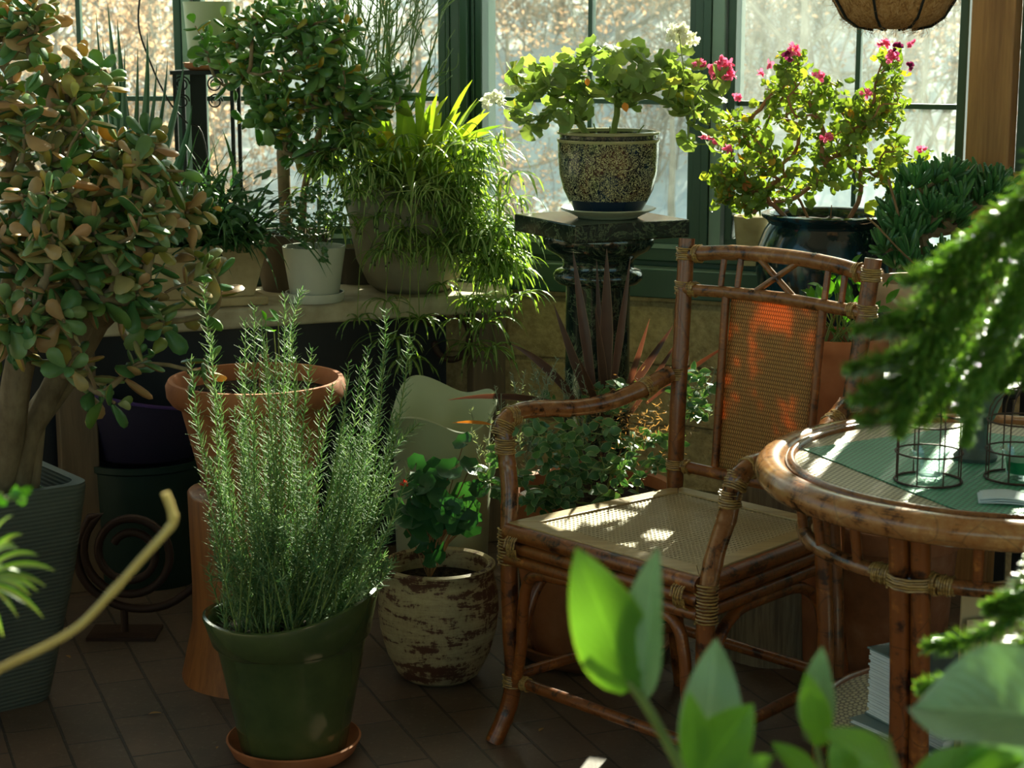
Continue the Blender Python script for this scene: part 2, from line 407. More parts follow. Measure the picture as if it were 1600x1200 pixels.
def pattern_pot_mat():
    """cream glaze under dense dark scrollwork, plain blue-black foot"""
    t = NT('scrollwork_glaze'); c = t.co(); s = t.sep(c); an = t.math('ARCTAN2', s[1], s[0])
    v = t.n('ShaderNodeCombineXYZ', {0: t.math('MULTIPLY', an, .115), 1: s[2], 2: 0.0}).outputs[0]
    n0 = t.n('ShaderNodeTexNoise', {'Vector': v, 'Scale': 62.0, 'Detail': 1.5, 'Roughness': .5, 'Distortion': 3.5}).outputs[0]
    n1 = t.noise(v, 120, 2, .5, 2.0)
    f = t.math('ADD', t.math('MULTIPLY', n0, .65), t.math('MULTIPLY', n1, .35))
    f = t.math('ABSOLUTE', t.math('SUBTRACT', f, .48))
    tone = t.noise(v, 14, 2)
    dark = t.ramp(tone, [(.35, (.008, .022, .045)), (.5, (.012, .014, .016)), (.62, (.04, .016, .010)), (.75, (.09, .04, .015))])
    col = t.mix(t.ramp(f, [(.022, (0, 0, 0)), (.034, (1, 1, 1))]), (.42, .40, .20), dark)
    z = s[2]
    band = lambda a, b: t.math('MULTIPLY', t.math('GREATER_THAN', z, a), t.math('LESS_THAN', z, b))
    col = t.mix(band(-.01, .034), col, (.006, .017, .036))
    col = t.mix(band(.163, .170), col, (.30, .28, .13))
    col = t.mix(band(.170, .180), col, t.mix(t.ramp(n1, [(.5, (0, 0, 0)), (.55, (1, 1, 1))]), (.03, .03, .028), (.10, .10, .06)))
    col = t.mix(band(.180, .30), col, (.30, .29, .15))
    return t.done(t.pbr(col, .12, .6, t.bump(f, .05, .001)))
def brushed_pot_mat():
    """brown clay under combed, worn cream slip running round the pot"""
    t = NT('combed_slip'); c = t.co(); v = t.map(c, (1, 1, 5.5)); s = t.sep(c)
    n0 = t.noise(v, 9, 6, .7, .6); n1 = t.noise(t.map(c, (1, 1, .6), (0, .25, 0)), 85, 3, .7)
    bandn = t.noise(t.map(c, (.15, .15, 1)), 26, 3, .6)
    f = t.math('ADD', t.math('ADD', t.math('MULTIPLY', n0, .5), t.math('MULTIPLY', n1, .22)), t.math('MULTIPLY', bandn, .28))
    col = t.ramp(f, [(.445, (.075, .030, .016)), (.475, (.10, .05, .026)), (.492, (.27, .21, .11)), (.6, (.36, .30, .16)), (.7, (.42, .40, .26))])
    return t.done(t.pbr(col, .6, .3, t.bump(f, .35, .004)))
def glass_mat(name='window_glass', haze=.03, tintc=(.93, .97, .95)):
    t = NT(name); tr = t.n('ShaderNodeBsdfTransparent', {0: (*tintc, 1)}).outputs[0]
    gl = t.n('ShaderNodeBsdfGlossy', {0: (1, 1, 1, 1), 1: .02}).outputs[0]
    a = t.mixs(t.math('MULTIPLY', t.n('ShaderNodeFresnel', {0: 1.45}).outputs[0], .7), tr, gl)
    c = t.co(); streak = t.noise(t.map(c, (3, 3, .5)), 7, 5, .7); sp = t.noise(c, 26, 4, .7)
    h = t.math('MULTIPLY', t.ramp(t.math('ADD', t.math('MULTIPLY', streak, .6), t.math('MULTIPLY', sp, .4)), [(.35, (.25, .25, .25)), (.7, (1, 1, 1))]), haze)
    dust = t.mixs(.5, t.n('ShaderNodeBsdfTranslucent', {0: (.8, .85, .8, 1)}).outputs[0], t.n('ShaderNodeBsdfDiffuse', {0: (.8, .85, .8, 1)}).outputs[0])
    return t.done(t.mixs(h, a, dust))
def thin_glass(name, col=(.9, .97, .95)):
    t = NT(name); tr = t.n('ShaderNodeBsdfTransparent', {0: (*col, 1)}).outputs[0]
    gl = t.n('ShaderNodeBsdfGlossy', {0: (1, 1, 1, 1), 1: .03}).outputs[0]
    f = t.n('ShaderNodeLayerWeight', {0: .35}).outputs[1]
    return t.done(t.mixs(t.math('MULTIPLY', f, .8), tr, gl))
def plain(name, col, rough=.5, spec=.5, metal=0.0, bumps=.06, bs=60, var=.18):
    t = NT(name); n = t.noise(t.co(), bs, 3, .6); n2 = t.noise(t.co(), 6, 4, .6)
    k = t.math('ADD', t.math('MULTIPLY', n2, var * 2), 1 - var)
    cc = t.mix(1.0, (*col, 1), t.n('ShaderNodeCombineXYZ', {0: k, 1: k, 2: k}).outputs[0], 'MULTIPLY')
    return t.done(t.pbr(cc, rough, spec, t.bump(n, bumps, .002), metal))
M = {}
M['stone'] = stone_mat(); M['floor'] = floor_mat(); M['marble'] = marble_mat()
M['frame'] = plain('green_window_frame', (.028, .070, .046), .35, .4, bumps=.02)
M['frame_lt'] = plain('pale_metal_and_highlight', (.16, .25, .20), .3, .5, bumps=.02)
M['plaster'] = plain('plaster', (.42, .36, .26), .9, .1)
M['ceil'] = plain('ceiling_boards', (.36, .27, .17), .8, .1)
M['post'] = wood_mat('cedar_post', (.30, .145, .045), (.17, .075, .022), .5)
M['railwood'] = wood_mat('cedar_rail', (.36, .18, .06), (.22, .10, .03), .5, 'X')
M['plank'] = wood_mat('grey_plank', (.15, .10, .055), (.08, .055, .032), .7)
M['log'] = wood_mat('orange_log', (.30, .105, .028), (.15, .05, .015), .5)
M['stump'] = wood_mat('weathered_stump', (.20, .155, .09), (.075, .055, .035), .85, sc=1.6, bump=.6)
M['bamboo'] = bamboo_mat('rattan_pole'); M['bamboo_top'] = bamboo_mat('rattan_worn', (.18, .056, .012), (.03, .010, .003), (.34, .13, .03), .22, wear=.22)
M['wrap'] = noisy('rattan_binding', [(.3, (.10, .045, .012)), (.6, (.36, .22, .06))], 60, .4, .5, (1, 1, 5))
M['cane'] = weave_mat('cane_seat', (.52, .43, .25), (.42, .34, .19), (.10, .07, .03), 46, 46, holes=.52, trans=.12, kind='cane')
M['splat'] = weave_mat('cane_splat', (.62, .40, .12), (.54, .34, .10), (.16, .08, .02), 190, 125, trans=.45, tmul=(1.5, .72, .2))
M['tweave'] = weave_mat('table_weave', (.52, .45, .27), (.44, .38, .22), (.10, .075, .04), 100, 110, trans=.0)
M['mat_weave'] = weave_mat('green_mat_weave', (.07, .34, .18), (.055, .29, .155), (.02, .09, .05), 100, 110, trans=.0)
M['terra'] = noisy('terracotta', [(.3, (.20, .065, .025)), (.5, (.33, .115, .042)), (.72, (.42, .17, .075))], 7, .75, .25, bump=.2)
M['terra_dk'] = noisy('aged_terracotta', [(.3, (.10, .04, .018)), (.55, (.21, .085, .035)), (.75, (.27, .14, .075))], 9, .8, .2, bump=.3)
M['pot_dark'] = plain('dark_clay', (.06, .05, .035), .8, .2); M['glaze_green'] = noisy('olive_green_glaze', [(.35, (.035, .055, .018)), (.55, (.060, .080, .025)), (.75, (.095, .10, .032))], 6, .16, .6, bump=.04)
M['glaze_blue'] = noisy('teal_black_glaze', [(.35, (.005, .014, .016)), (.5, (.008, .022, .026)), (.6, (.012, .05, .075)), (.66, (.03, .02, .012)), (.75, (.01, .03, .036))], 13, .10, .65, (1, 1, .5), bump=.02)
M['scroll_pot'] = pattern_pot_mat(); M['combed'] = brushed_pot_mat()
M['saucer'] = plain('cream_glaze', (.36, .38, .25), .3, .5)
M['white_pot'] = plain('matt_white_pot', (.46, .47, .38), .6, .3)
M['beige_pot'] = noisy('buff_stoneware', [(.3, (.28, .21, .10)), (.7, (.44, .35, .19))], 14, .85, .2, bump=.25)
M['grey_bowl'] = noisy('grey_buff_clay', [(.3, (.17, .15, .10)), (.7, (.27, .24, .16))], 9, .8, .2, bump=.2)
M['slab'] = noisy('limestone_slab', [(.3, (.30, .25, .15)), (.7, (.46, .40, .27))], 16, .8, .25, bump=.3)
M['grey_planter'] = None
t = NT('ridged_grey_planter'); s_ = t.sep(t.co()); w = t.math('SINE', t.math('MULTIPLY', t.math('ADD', s_[2], t.math('MULTIPLY', t.noise(t.co(), 2, 2), .02)), 700.0)); nn = t.noise(t.co(), 5, 4)
M['grey_planter'] = t.done(t.pbr(t.ramp(nn, [(.3, (.050, .060, .048)), (.7, (.085, .098, .078))]), .7, .25, t.bump(w, .3, .002)))
M['pale_vase'] = plain('pale_celadon', (.30, .33, .21), .45, .4)
M['peach_pot'] = plain('peach_clay', (.58, .38, .24), .7, .3)
M['purple'] = plain('purple_plastic', (.022, .017, .036), .5, .4); M['purple_hi'] = plain('violet_rim', (.06, .03, .12), .4, .4)
M['tub'] = plain('dark_green_plastic', (.008, .022, .014), .5, .3)
M['iron'] = plain('rusted_iron', (.045, .022, .014), .6, .4, .4, .3, 90); M['iron_blk'] = plain('black_iron', (.012, .014, .014), .5, .4, .5)
M['verdigris'] = noisy('verdigris_metal', [(.35, (.035, .045, .038)), (.55, (.05, .075, .062)), (.75, (.09, .13, .11))], 18, .6, .4, bump=.3)
M['soil'] = noisy('potting_soil', [(.35, (.012, .009, .006)), (.6, (.04, .028, .018)), (.75, (.10, .075, .05))], 90, .95, .1, bump=1.0, bdist=.01)
M['coir'] = noisy('coconut_coir', [(.3, (.17, .075, .022)), (.5, (.33, .17, .06)), (.7, (.45, .27, .12))], 120, .9, .1, (1, 1, .4), bump=1.0, bdist=.006, dist=1.5)
M['snow'] = noisy('snow', [(.3, (.70, .80, .78)), (.7, (.80, .86, .82))], 1.2, .9, .1, bump=.5, bdist=.2)
M['treebark'] = noisy('winter_bark', [(.3, (.20, .17, .13)), (.7, (.38, .33, .26))], 6, .9, .1)
M['brownleaf'] = leafmat('dry_brown_leaf', [(0, (.50, .32, .20)), (.5, (.60, .42, .28)), (1, (.46, .36, .26))], .5, .7, .1, (1.1, 1, .9))
M['glass'] = glass_mat(haze=.025); M['glass_dirty'] = glass_mat('dusty_glass', .11); M['cup'] = thin_glass('clear_glass')
M['wax'] = plain('green_wax', (.01, .16, .06), .35, .5, bumps=0)
M['waxclear'] = plain('clear_wax_disc', (.55, .68, .66), .2, .5)
M['paper'] = plain('paper_pages', (.55, .60, .60), .8, .2); M['manila'] = plain('manila_card', (.42, .32, .17), .8, .2, var=.1)
M['bluegrey'] = plain('blue_grey_cover', (.10, .155, .15), .4, .4); M['blackcover'] = plain('black_cover', (.012, .014, .018), .4, .4)
M['bark'] = noisy('succulent_bark', [(.3, (.11, .075, .04)), (.6, (.22, .16, .09)), (.8, (.28, .21, .12))], 22, .8, .2, (1, 1, .5), bump=.4)
M['stem_g'] = noisy('green_stem', [(.3, (.11, .16, .03)), (.7, (.20, .26, .06))], 20, .5, .4); M['stem_br'] = noisy('woody_stem', [(.3, (.12, .07, .035)), (.7, (.24, .15, .07))], 20, .7, .2)
M['stem_red'] = noisy('rosy_stem', [(.3, (.20, .08, .04)), (.7, (.32, .16, .07))], 20, .6, .3)
# leaves
M['jade'] = leafmat('jade_leaf', [(0, (.055, .15, .045)), (.28, (.10, .22, .07)), (.46, (.20, .29, .11)), (.6, (.36, .29, .12)), (.82, (.46, .26, .13)), (.9, (.10, .20, .04)), (1, (.36, .26, .05))], .3, .36, .4, (1.7, 1.5, .3))
M['jade2'] = leafmat('green_jade_leaf', [(0, (.06, .15, .04)), (.5, (.11, .23, .065)), (.85, (.20, .32, .08)), (.93, (.22, .26, .04)), (1, (.5, .30, .03))], .38, .3, .5, (1.6, 1.6, .3))
M['spider'] = leafmat('striped_spider_leaf', [(0, (.07, .17, .035)), (.6, (.11, .24, .045)), (1, (.17, .30, .06))], .48, .38, .4, (1.3, 1.25, .35), stripe=((.42, .50, .22), .10))
M['strap'] = leafmat('broad_strap_leaf', [(0, (.13, .24, .04)), (.6, (.22, .33, .05)), (.9, (.32, .38, .07)), (1, (.42, .36, .06))], .5, .35, .45, (1.35, 1.25, .3))
M['dkgreen'] = leafmat('dark_green_leaf', [(0, (.025, .08, .03)), (.6, (.045, .13, .045)), (1, (.08, .18, .06))], .38, .3, .5)
M['rosemary'] = leafmat('rosemary_needle', [(0, (.06, .14, .050)), (.5, (.11, .21, .085)), (1, (.28, .37, .19))], .30, .65, .2, (1.1, 1.2, .7))
M['geranium'] = leafmat('geranium_leaf', [(0, (.14, .22, .07)), (.6, (.21, .31, .10)), (.95, (.30, .38, .14)), (1, (.5, .42, .06))], .52, .5, .3, (1.35, 1.3, .5), edge=((.42, .48, .24), .43))
M['pelarg'] = leafmat('scented_pelargonium_leaf', [(0, (.11, .19, .045)), (.6, (.19, .29, .075)), (.93, (.30, .36, .08)), (.97, (.50, .40, .04)), (1, (.40, .15, .04))], .5, .5, .3, (1.4, 1.3, .35))
M['ivy'] = leafmat('small_ivy_leaf', [(0, (.035, .12, .04)), (.5, (.07, .17, .06)), (1, (.13, .24, .09))], .3, .3, .5)
M['vinca'] = leafmat('variegated_vinca_leaf', [(0, (.04, .13, .045)), (.6, (.07, .18, .06)), (1, (.11, .24, .07))], .25, .35, .45, edge=((.30, .36, .18), .40))
M['silver'] = leafmat('silver_leaf', [(0, (.18, .23, .17)), (1, (.33, .38, .30))], .25, .8, .1)
M['lush'] = leafmat('lush_geranium_leaf', [(0, (.018, .07, .026)), (.6, (.025, .10, .032)), (1, (.045, .13, .04))], .3, .45, .35, (1.1, 1.3, .4))
M['bright'] = leafmat('bright_green_leaf', [(0, (.05, .19, .02)), (1, (.10, .27, .03))], .5, .35, .45, (1.3, 1.3, .3))
M['finger'] = leafmat('finger_succulent', [(0, (.035, .12, .04)), (.6, (.05, .17, .05)), (1, (.09, .24, .06))], .25, .3, .5, (1.2, 1.5, .3))
M['fern'] = leafmat('foxtail_needle', [(0, (.06, .16, .03)), (.5, (.105, .24, .045)), (1, (.19, .33, .07))], .48, .25, .7, (1.25, 1.2, .4))
M['aloe'] = leafmat('aloe_leaf', [(0, (.045, .12, .065)), (1, (.08, .18, .09))], .15, .4, .4)
M['phormium'] = leafmat('purple_sword_leaf', [(0, (.05, .028, .022)), (.6, (.075, .042, .030)), (1, (.14, .06, .035))], .22, .4, .4, (1.6, .9, .6), edge=((.20, .13, .08), .42))
M['big'] = leafmat('glossy_foreground_leaf', [(0, (.12, .28, .04)), (1, (.15, .32, .05))], .55, .28, .5, (1.35, 1.4, .4), edge=((.20, .34, .06), .44), vein=.25)
M['big_pale'] = leafmat('pale_glare_leaf', [(0, (.20, .32, .17)), (1, (.24, .37, .20))], .22, .32, .5, (1.0, 1.3, .5), vein=.3)  # pale leaf with whitish glare lightened into its colour
M['pencil'] = plain('pencil_cactus_green', (.10, .17, .045), .5, .4)
M['white_fl'] = leafmat('white_petal', [(0, (.80, .80, .66)), (1, (.86, .86, .76))], .45, .6, .2, (1, 1, .9))
M['pink_fl'] = leafmat('pink_petal', [(0, (.70, .10, .24)), (1, (.85, .25, .40))], .45, .6, .2, (1.1, .9, 1))
M['dark_fl'] = leafmat('maroon_petal', [(0, (.10, .01, .05)), (1, (.30, .03, .12))], .35, .6, .2, (1, 1, 1))
M['red_fl'] = leafmat('red_petal', [(0, (.55, .03, .02)), (1, (.7, .05, .03))], .35, .6, .2, (1, 1, 1))
M['dry'] = leafmat('dry_leaf', [(0, (.26, .15, .06)), (1, (.40, .28, .13))], .4, .7, .2, (1.3, 1, .6))
M['orange_dry'] = leafmat('orange_dry_leaf', [(0, (.50, .18, .03)), (1, (.6, .26, .05))], .4, .6, .2, (1.3, 1, .4))
M['yellow_stem'] = noisy('yellow_stem', [(.3, (.42, .27, .06)), (.7, (.55, .42, .13))], 12, .45, .4)

# ================================================================ the room
def struct(o): o['kind'] = 'structure'; return o
mb = MB(); mb.box((0, 2.2, -.05), (6.4, 8.2, .10)); struct(mb.build('floor', M['floor'], smooth=False, loc=(0, 0, 0)))
def wall_line(px0, D0, px1, D1, z=.72): return V((X(px0, D0, z), D0, 0)), V((X(px1, D1, z), D1, 0))
A0 = V((-3.1, 5.16, 0)); C1 = V((X(717, 5.16), 5.16, 0)); B1 = V((X(1515, 4.60), 4.60, 0))
dirB = (B1 - C1).normalized(); B2 = C1 + dirB * ((3.1 - C1.x) / dirB.x)
def u_at(px, P0, d, z=.8):
    """distance along the wall line where a vertical plane is seen at pixel column px (height z)"""
    lo, hi = -4.0, 6.0
    for _ in range(50):
        m = (lo + hi) / 2; p = P0 + d * m; x = 800 + F * p.x / (p.y * math.cos(PITCH) + (CAMZ - z) * math.sin(PITCH))
        if x < px: lo = m
        else: hi = m
    return (lo + hi) / 2
def run(mbx, P0, d, u0, u1, z0, z1, y0, y1):
    """box along the wall: u along, y from y0 (inside, negative) to y1 (outside)"""
    nrm = V((-d.y, d.x, 0)); ang = math.atan2(d.y, d.x)
    c = P0 + d * ((u0 + u1) / 2) + nrm * ((y0 + y1) / 2); c.z = (z0 + z1) / 2
    mbx.box(c, (u1 - u0, y1 - y0, z1 - z0), Matrix.Rotation(ang, 3, 'Z'))
dA = V((1, 0, 0)); LA = (C1 - A0).length; LB = (B2 - C1).length
SILL0, SILL1, GL0, GL1 = .682, .757, .832, 3.52
mb = MB(); run(mb, A0, dA, 0, LA + .05, 0, SILL0, 0, .22); struct(mb.build('wall_back_left', M['stone'], smooth=False, loc=(0, 5, 0)))
mb = MB(); run(mb, C1, dirB, -.02, LB, 0, SILL0, 0, .22); struct(mb.build('wall_back_right', M['stone'], smooth=False, loc=(0, 5, 0)))
mb = MB()
for P0, d, L in ((A0, dA, LA), (C1, dirB, LB)):
    run(mb, P0, d, 0, L, SILL0, SILL1, -.035, .2); run(mb, P0, d, 0, L, SILL1, SILL1 + .018, .03, .2)
    run(mb, P0, d, 0, L, SILL1 + .018, GL0 - .022, .012, .2)
bevel(struct(mb.build('trim_1', M['frame'], smooth=False, loc=(0, 5, SILL0))), .003)
mb = MB()
for P0, d, L in ((A0, dA, LA), (C1, dirB, LB)): run(mb, P0, d, 0, L, GL0 - .022, GL0 - .010, .004, .2); run(mb, P0, d, 0, L, SILL1, SILL1 + .003, -.035, .02)
struct(mb.build('trim_2', M['frame_lt'], smooth=False, loc=(0, 5, SILL1)))  # pale strips stand in for the highlights along sill and ledge
def window(n, P0, d, u0, u1, gm, vbars=(), parts=True):
    fr = MB(); w = .022
    run(fr, P0, d, u0, u1, GL0 - .012, GL0 + .012, .015, .10); run(fr, P0, d, u0, u1, GL1 - .05, GL1, .015, .10)
    run(fr, P0, d, u0, u0 + w, GL0, GL1, .015, .10); run(fr, P0, d, u1 - w, u1, GL0, GL1, .015, .10)
    o = bevel(struct(fr.build('window_%d' % n, M['frame'], smooth=False)), .003)
    g = MB(); run(g, P0, d, u0 + w, u1 - w, GL0 + .01, GL1 - .04, .055, .060); g.build('pane', gm, o, smooth=False)
    m = MB(); run(m, P0, d, u0 + w, u1 - w, 1.188, 1.201, .045, .072); run(m, P0, d, u0 + w, u1 - w, 1.95, 1.963, .045, .072)
    for u in vbars: run(m, P0, d, u - .006, u + .006, GL0, GL1, .045, .072)
    m.build('muntin', M['frame'], o, smooth=False); return o
ua = lambda px, z=1.25: u_at(px, A0, dA, z); ub = lambda px, z=1.25: u_at(px, C1, dirB, z)
window(1, A0, dA, .0, ua(-60), M['glass'], ()); window(2, A0, dA, ua(-55), ua(284), M['glass'], (ua(120),))
window(3, A0, dA, ua(303), ua(697), M['glass'], (ua(492),)); window(4, C1, dirB, ub(738), ub(1086), M['glass'], (ub(912),))
window(5, C1, dirB, ub(1133), ub(1508), M['glass_dirty'], (ub(1333),)); u6 = ub(1592)
for k_ in range(4): window(6 + k_, C1, dirB, u6 + (.025, .19, .47, .75)[k_], u6 + (.10, .40, .68, .96)[k_], M['glass'], ())
for k_ in range(5):
    mb = MB(); run(mb, C1, dirB, u6 + (0, .101, .401, .681, .961)[k_], (u6 + (.024, .189, .469, .749, 0)[k_]) if k_ < 4 else LB, SILL1, GL1, -.004, .14); bevel(struct(mb.build('trim_%d' % (10 + k_), M['frame'], smooth=False)), .002)  # mostly unseen mullions, added and spaced to break sun into patches on the table
mb = MB(); run(mb, A0, dA, ua(287), ua(300), GL0 - .02, GL1, -.005, .12); tag(mb.build('trim_3', M['frame_lt'], smooth=False), kind='structure')
mb = MB(); 
for px0, px1, y in ((696, 703, .01), (704, 718, -.006), (719, 731, -.006), (733, 738, .01)):
    P0, d = (A0, dA) if px1 <= 718 else (C1, dirB); uu = ua if px1 <= 718 else ub
    run(mb, P0, d, uu(px0), uu(px1), SILL1, GL1, y, .16)
bevel(tag(mb.build('trim_4', M['frame'], smooth=False), kind='structure'), .002)
mb = MB(); run(mb, C1, dirB, ub(1085), ub(1098), GL0 - .03, GL1, 0, .16); run(mb, C1, dirB, ub(1099), ub(1111), GL0 - .03, GL1, -.01, .16)
bevel(tag(mb.build('trim_5', M['frame'], smooth=False), kind='structure'), .002)
mb = MB(); run(mb, C1, dirB, ub(1112), ub(1130), GL0 - .03, GL1, -.002, .14); tag(mb.build('trim_6', M['frame_lt'], smooth=False), kind='structure')
# header above the windows, ceiling, the other walls
mb = MB(); run(mb, A0, dA, 0, LA, GL1, 3.7, 0, .2); run(mb, C1, dirB, 0, LB, GL1, 3.7, 0, .2)
struct(mb.build('wall_back_upper', M['plaster'], smooth=False))
def holed(name, axis, at, lo, hi, w0, w1, z0, z1):  # unseen wall with an opening added to let in fill light
    m = MB()
    def bx(a0, a1, b0, b1):
        if axis == 'x': m.box((at, (a0 + a1) / 2, (b0 + b1) / 2), (.1, a1 - a0, b1 - b0))
        else: m.box(((a0 + a1) / 2, at, (b0 + b1) / 2), (a1 - a0, .1, b1 - b0))
    bx(lo, w0, 0, 3.7); bx(w1, hi, 0, 3.7); bx(w0, w1, 0, z0); bx(w0, w1, z1, 3.7); return struct(m.build(name, M['plaster'], smooth=False))
holed('wall_left', 'x', -3.15, -1.9, 5.35, -1.0, 4.9, 1.15, 3.1)
holed('wall_right', 'x', 3.15, -1.9, 4.4, -1.2, 2.4, .8, 3.0)
holed('wall_front', 'y', -1.95, -3.2, 3.2, -2.4, 2.4, .75, 2.4)
mb = MB(); vs = [V((-40, -40, -.25)), V((40, -40, -.25)), V((40, 5.7, -.25)), V((-40, 5.7, -.25))]; mb.add(vs, [(0, 1, 2, 3)]); struct(mb.build('snowy_ground', M['snow'], smooth=False, loc=(0, -10, -.25)))  # unseen snow round the house, added to reflect light indoors
mb = MB(); mb.box((0, 1.9, 3.75), (6.4, 7.6, .1)); struct(mb.build('ceiling', M['ceil'], smooth=False))
# timber post between two windows, and the rail beside it
mb = MB(); ang = math.atan2(dirB.y, dirB.x); c = C1 + dirB * ((ub(1520, 1.1) + ub(1587, 1.1)) / 2) + V((-dirB.y, dirB.x, 0)) * -.055
wpost = ub(1587, 1.1) - ub(1520, 1.1)
mb.box((c.x, c.y, 1.85), (wpost, .11, 3.7), Matrix.Rotation(ang, 3, 'Z')); tag(bevel(mb.build('trim_7', M['post'], smooth=False), .006), kind='structure')
mb = MB(); run(mb, C1, dirB, ub(1588, 1.1), LB, 1.0, 1.045, -.09, -.01); tag(bevel(mb.build('trim_8', M['railwood'], smooth=False), .004), kind='structure')
# ================================================================ outside: snowy hillside and winter trees
def ground_h(x, y):
    if y < 11: h = .15 - (y - 5.5) * .20
    else: h = -.95 + (y - 11) * .30 + max(0, y - 24) * .12
    h += .5 * mnoise.noise(V((x * .22, y * .22, 0))) * min(1, (y - 5) / 5) + .16 * mnoise.noise(V((x * .9, y * .9, 3)))
    return h + max(0, -x - 1) * .10 * min(1, max(0, (y - 8) / 8))
mb = MB(); nx, ny = 90, 110; vs = []; 
for j in range(ny + 1):
    for i in range(nx + 1):
        y = 5.6 + (j / ny) ** 1.5 * 50; x = (i / nx - .5) * (10 + y * 1.6); vs.append((x, y, ground_h(x, y)))
mb.add(vs, [(j * (nx + 1) + i, j * (nx + 1) + i + 1, (j + 1) * (nx + 1) + i + 1, (j + 1) * (nx + 1) + i) for j in range(ny) for i in range(nx)])
struct(mb.build('snowy_hillside', M['snow'], loc=(0, 20, -1)))
def tree_mesh(seed, H, leafy, spread=.5, leafsize=.05, nleaf=1600, thin=1.0):
    rng = random.Random(seed); br = MB(); lf = MB(); tips = []
    def grow(p, d, L, r, lev):
        k = 5 if lev < 2 else 3; pts = [p]; cur = d.copy()
        for i in range(k):
            cur = (cur + rdir(rng) * (.22 if lev else .10) + V((0, 0, .05))).normalized(); pts.append(pts[-1] + cur * L / k)
        br.tube(pts, [r * (1 - .65 * i / k) for i in range(k + 1)], 5 if lev < 2 else 3, cap=False)
        if lev >= 2: tips.append(pts)
        if lev >= 4 or r < .0022: return
        nch = (7, 5, 4, 3)[min(lev, 3)]
        for c in range(nch):
            t = rng.uniform(.3, 1.0) if lev else rng.uniform(.28, 1.0)
            i = min(k - 1, int(t * k)); q = pts[i].lerp(pts[i + 1], t * k - i)
            dd = (cur * .55 + rdir(rng) * (.75 + spread * .4) + V((0, 0, .12))).normalized()
            grow(q, dd, L * rng.uniform(.45, .72), r * (1 - .6 * t) * rng.uniform(.45, .62) * thin, lev + 1)
    grow(V((0, 0, -.3)), V((rng.uniform(-.15, .15), 0, 1)).normalized(), H * .75, H * .016, 0)
    for _ in range(nleaf if leafy else 0):
        pts = rng.choice(tips); p = pts[rng.randrange(1, len(pts))] + rdir(rng) * .07
        lf.leaf(p, rdir(rng, -1, .3), rdir(rng), leafsize * rng.uniform(.7, 1.3), leafsize * .6, n=2)
    return br, lf
protos = []
for i, (sd_, H, lfy, nl, sz) in enumerate(((11, 3.2, True, 3500, .045), (12, 3.4, False, 0, .05), (13, 2.4, True, 2600, .04), (14, 3.8, True, 6000, .045), (15, 2.2, False, 0, .05))):
    protos.append((tree_mesh(sd_, H, lfy, .6, sz, nl), lfy))
spots = [ # px column, distance, proto, turn, scale, label
    (655, 15, 1, .4, .75, 'bare forked tree standing alone on the bright snow outside the left bay window'),
    (590, 22, 4, 1.2, 1.0, 'small bare tree up the snow slope left of the forked tree'),
    (560, 26, 2, 2.2, 1.1, 'thin tree with few brown leaves high on the slope at far left of the bay'),
    (160, 13, 3, .3, .95, 'big brown leaved oak filling the far left window behind the aloe'),
    (240, 16, 0, 2.0, 1.2, 'rusty leaved oak beside the window mullion with the plant stand'),
    (60, 18, 3, 1.0, 1.1, 'brown leaved oak behind the big jade plant at the picture edge'),
    (330, 21, 0, 3.3, 1.2, 'leafy brown oak behind the plant stand in the left bay window'),
    (800, 14, 2, .9, 1.0, 'low russet tree behind the tips of the strap leaves, left of the scrollwork pot'),
    (860, 19, 3, 2.4, 1.0, 'tall russet leaved oak in the middle window, left half'),
    (900, 26, 1, 1.0, 1.2, 'tall bare tree behind the middle window muntin'),
    (960, 17, 0, .2, 1.1, 'russet oak behind the white geranium'),
    (1020, 24, 3, 4.0, 1.1, 'oak with brown leaves behind the white flower head'),
    (840, 11.5, 4, 2.9, .6, 'bare sapling on the snow low in the middle window'),
    (1060, 13, 1, 5.0, .7, 'bare tree beside the right post of the middle window'),
    (1170, 18, 1, 2.2, 1.1, 'bare grey tree at the left edge of the dusty right window'),
    (1240, 15, 2, 3.9, 1.25, 'twiggy tree with scattered leaves behind the pink flowers'),
    (1300, 22, 0, 5.2, 1.3, 'oak behind the hanging basket in the dusty window'),
    (1400, 17, 3, 2.1, .95, 'large oak with brown leaves right of the centre muntin in the dusty window'),
    (1470, 24, 1, .7, 1.2, 'bare tree beside the timber post in the dusty window'),
    (1530, 20, 0, 1.7, 1.1, 'oak mostly hidden behind the timber post'),
    (440, 24, 1, 4.4, 1.1, 'bare tree behind the green jade plant on the bench'),
    (720, 28, 3, .8, 1.2, 'distant oak behind the corner post of the bay'),
]
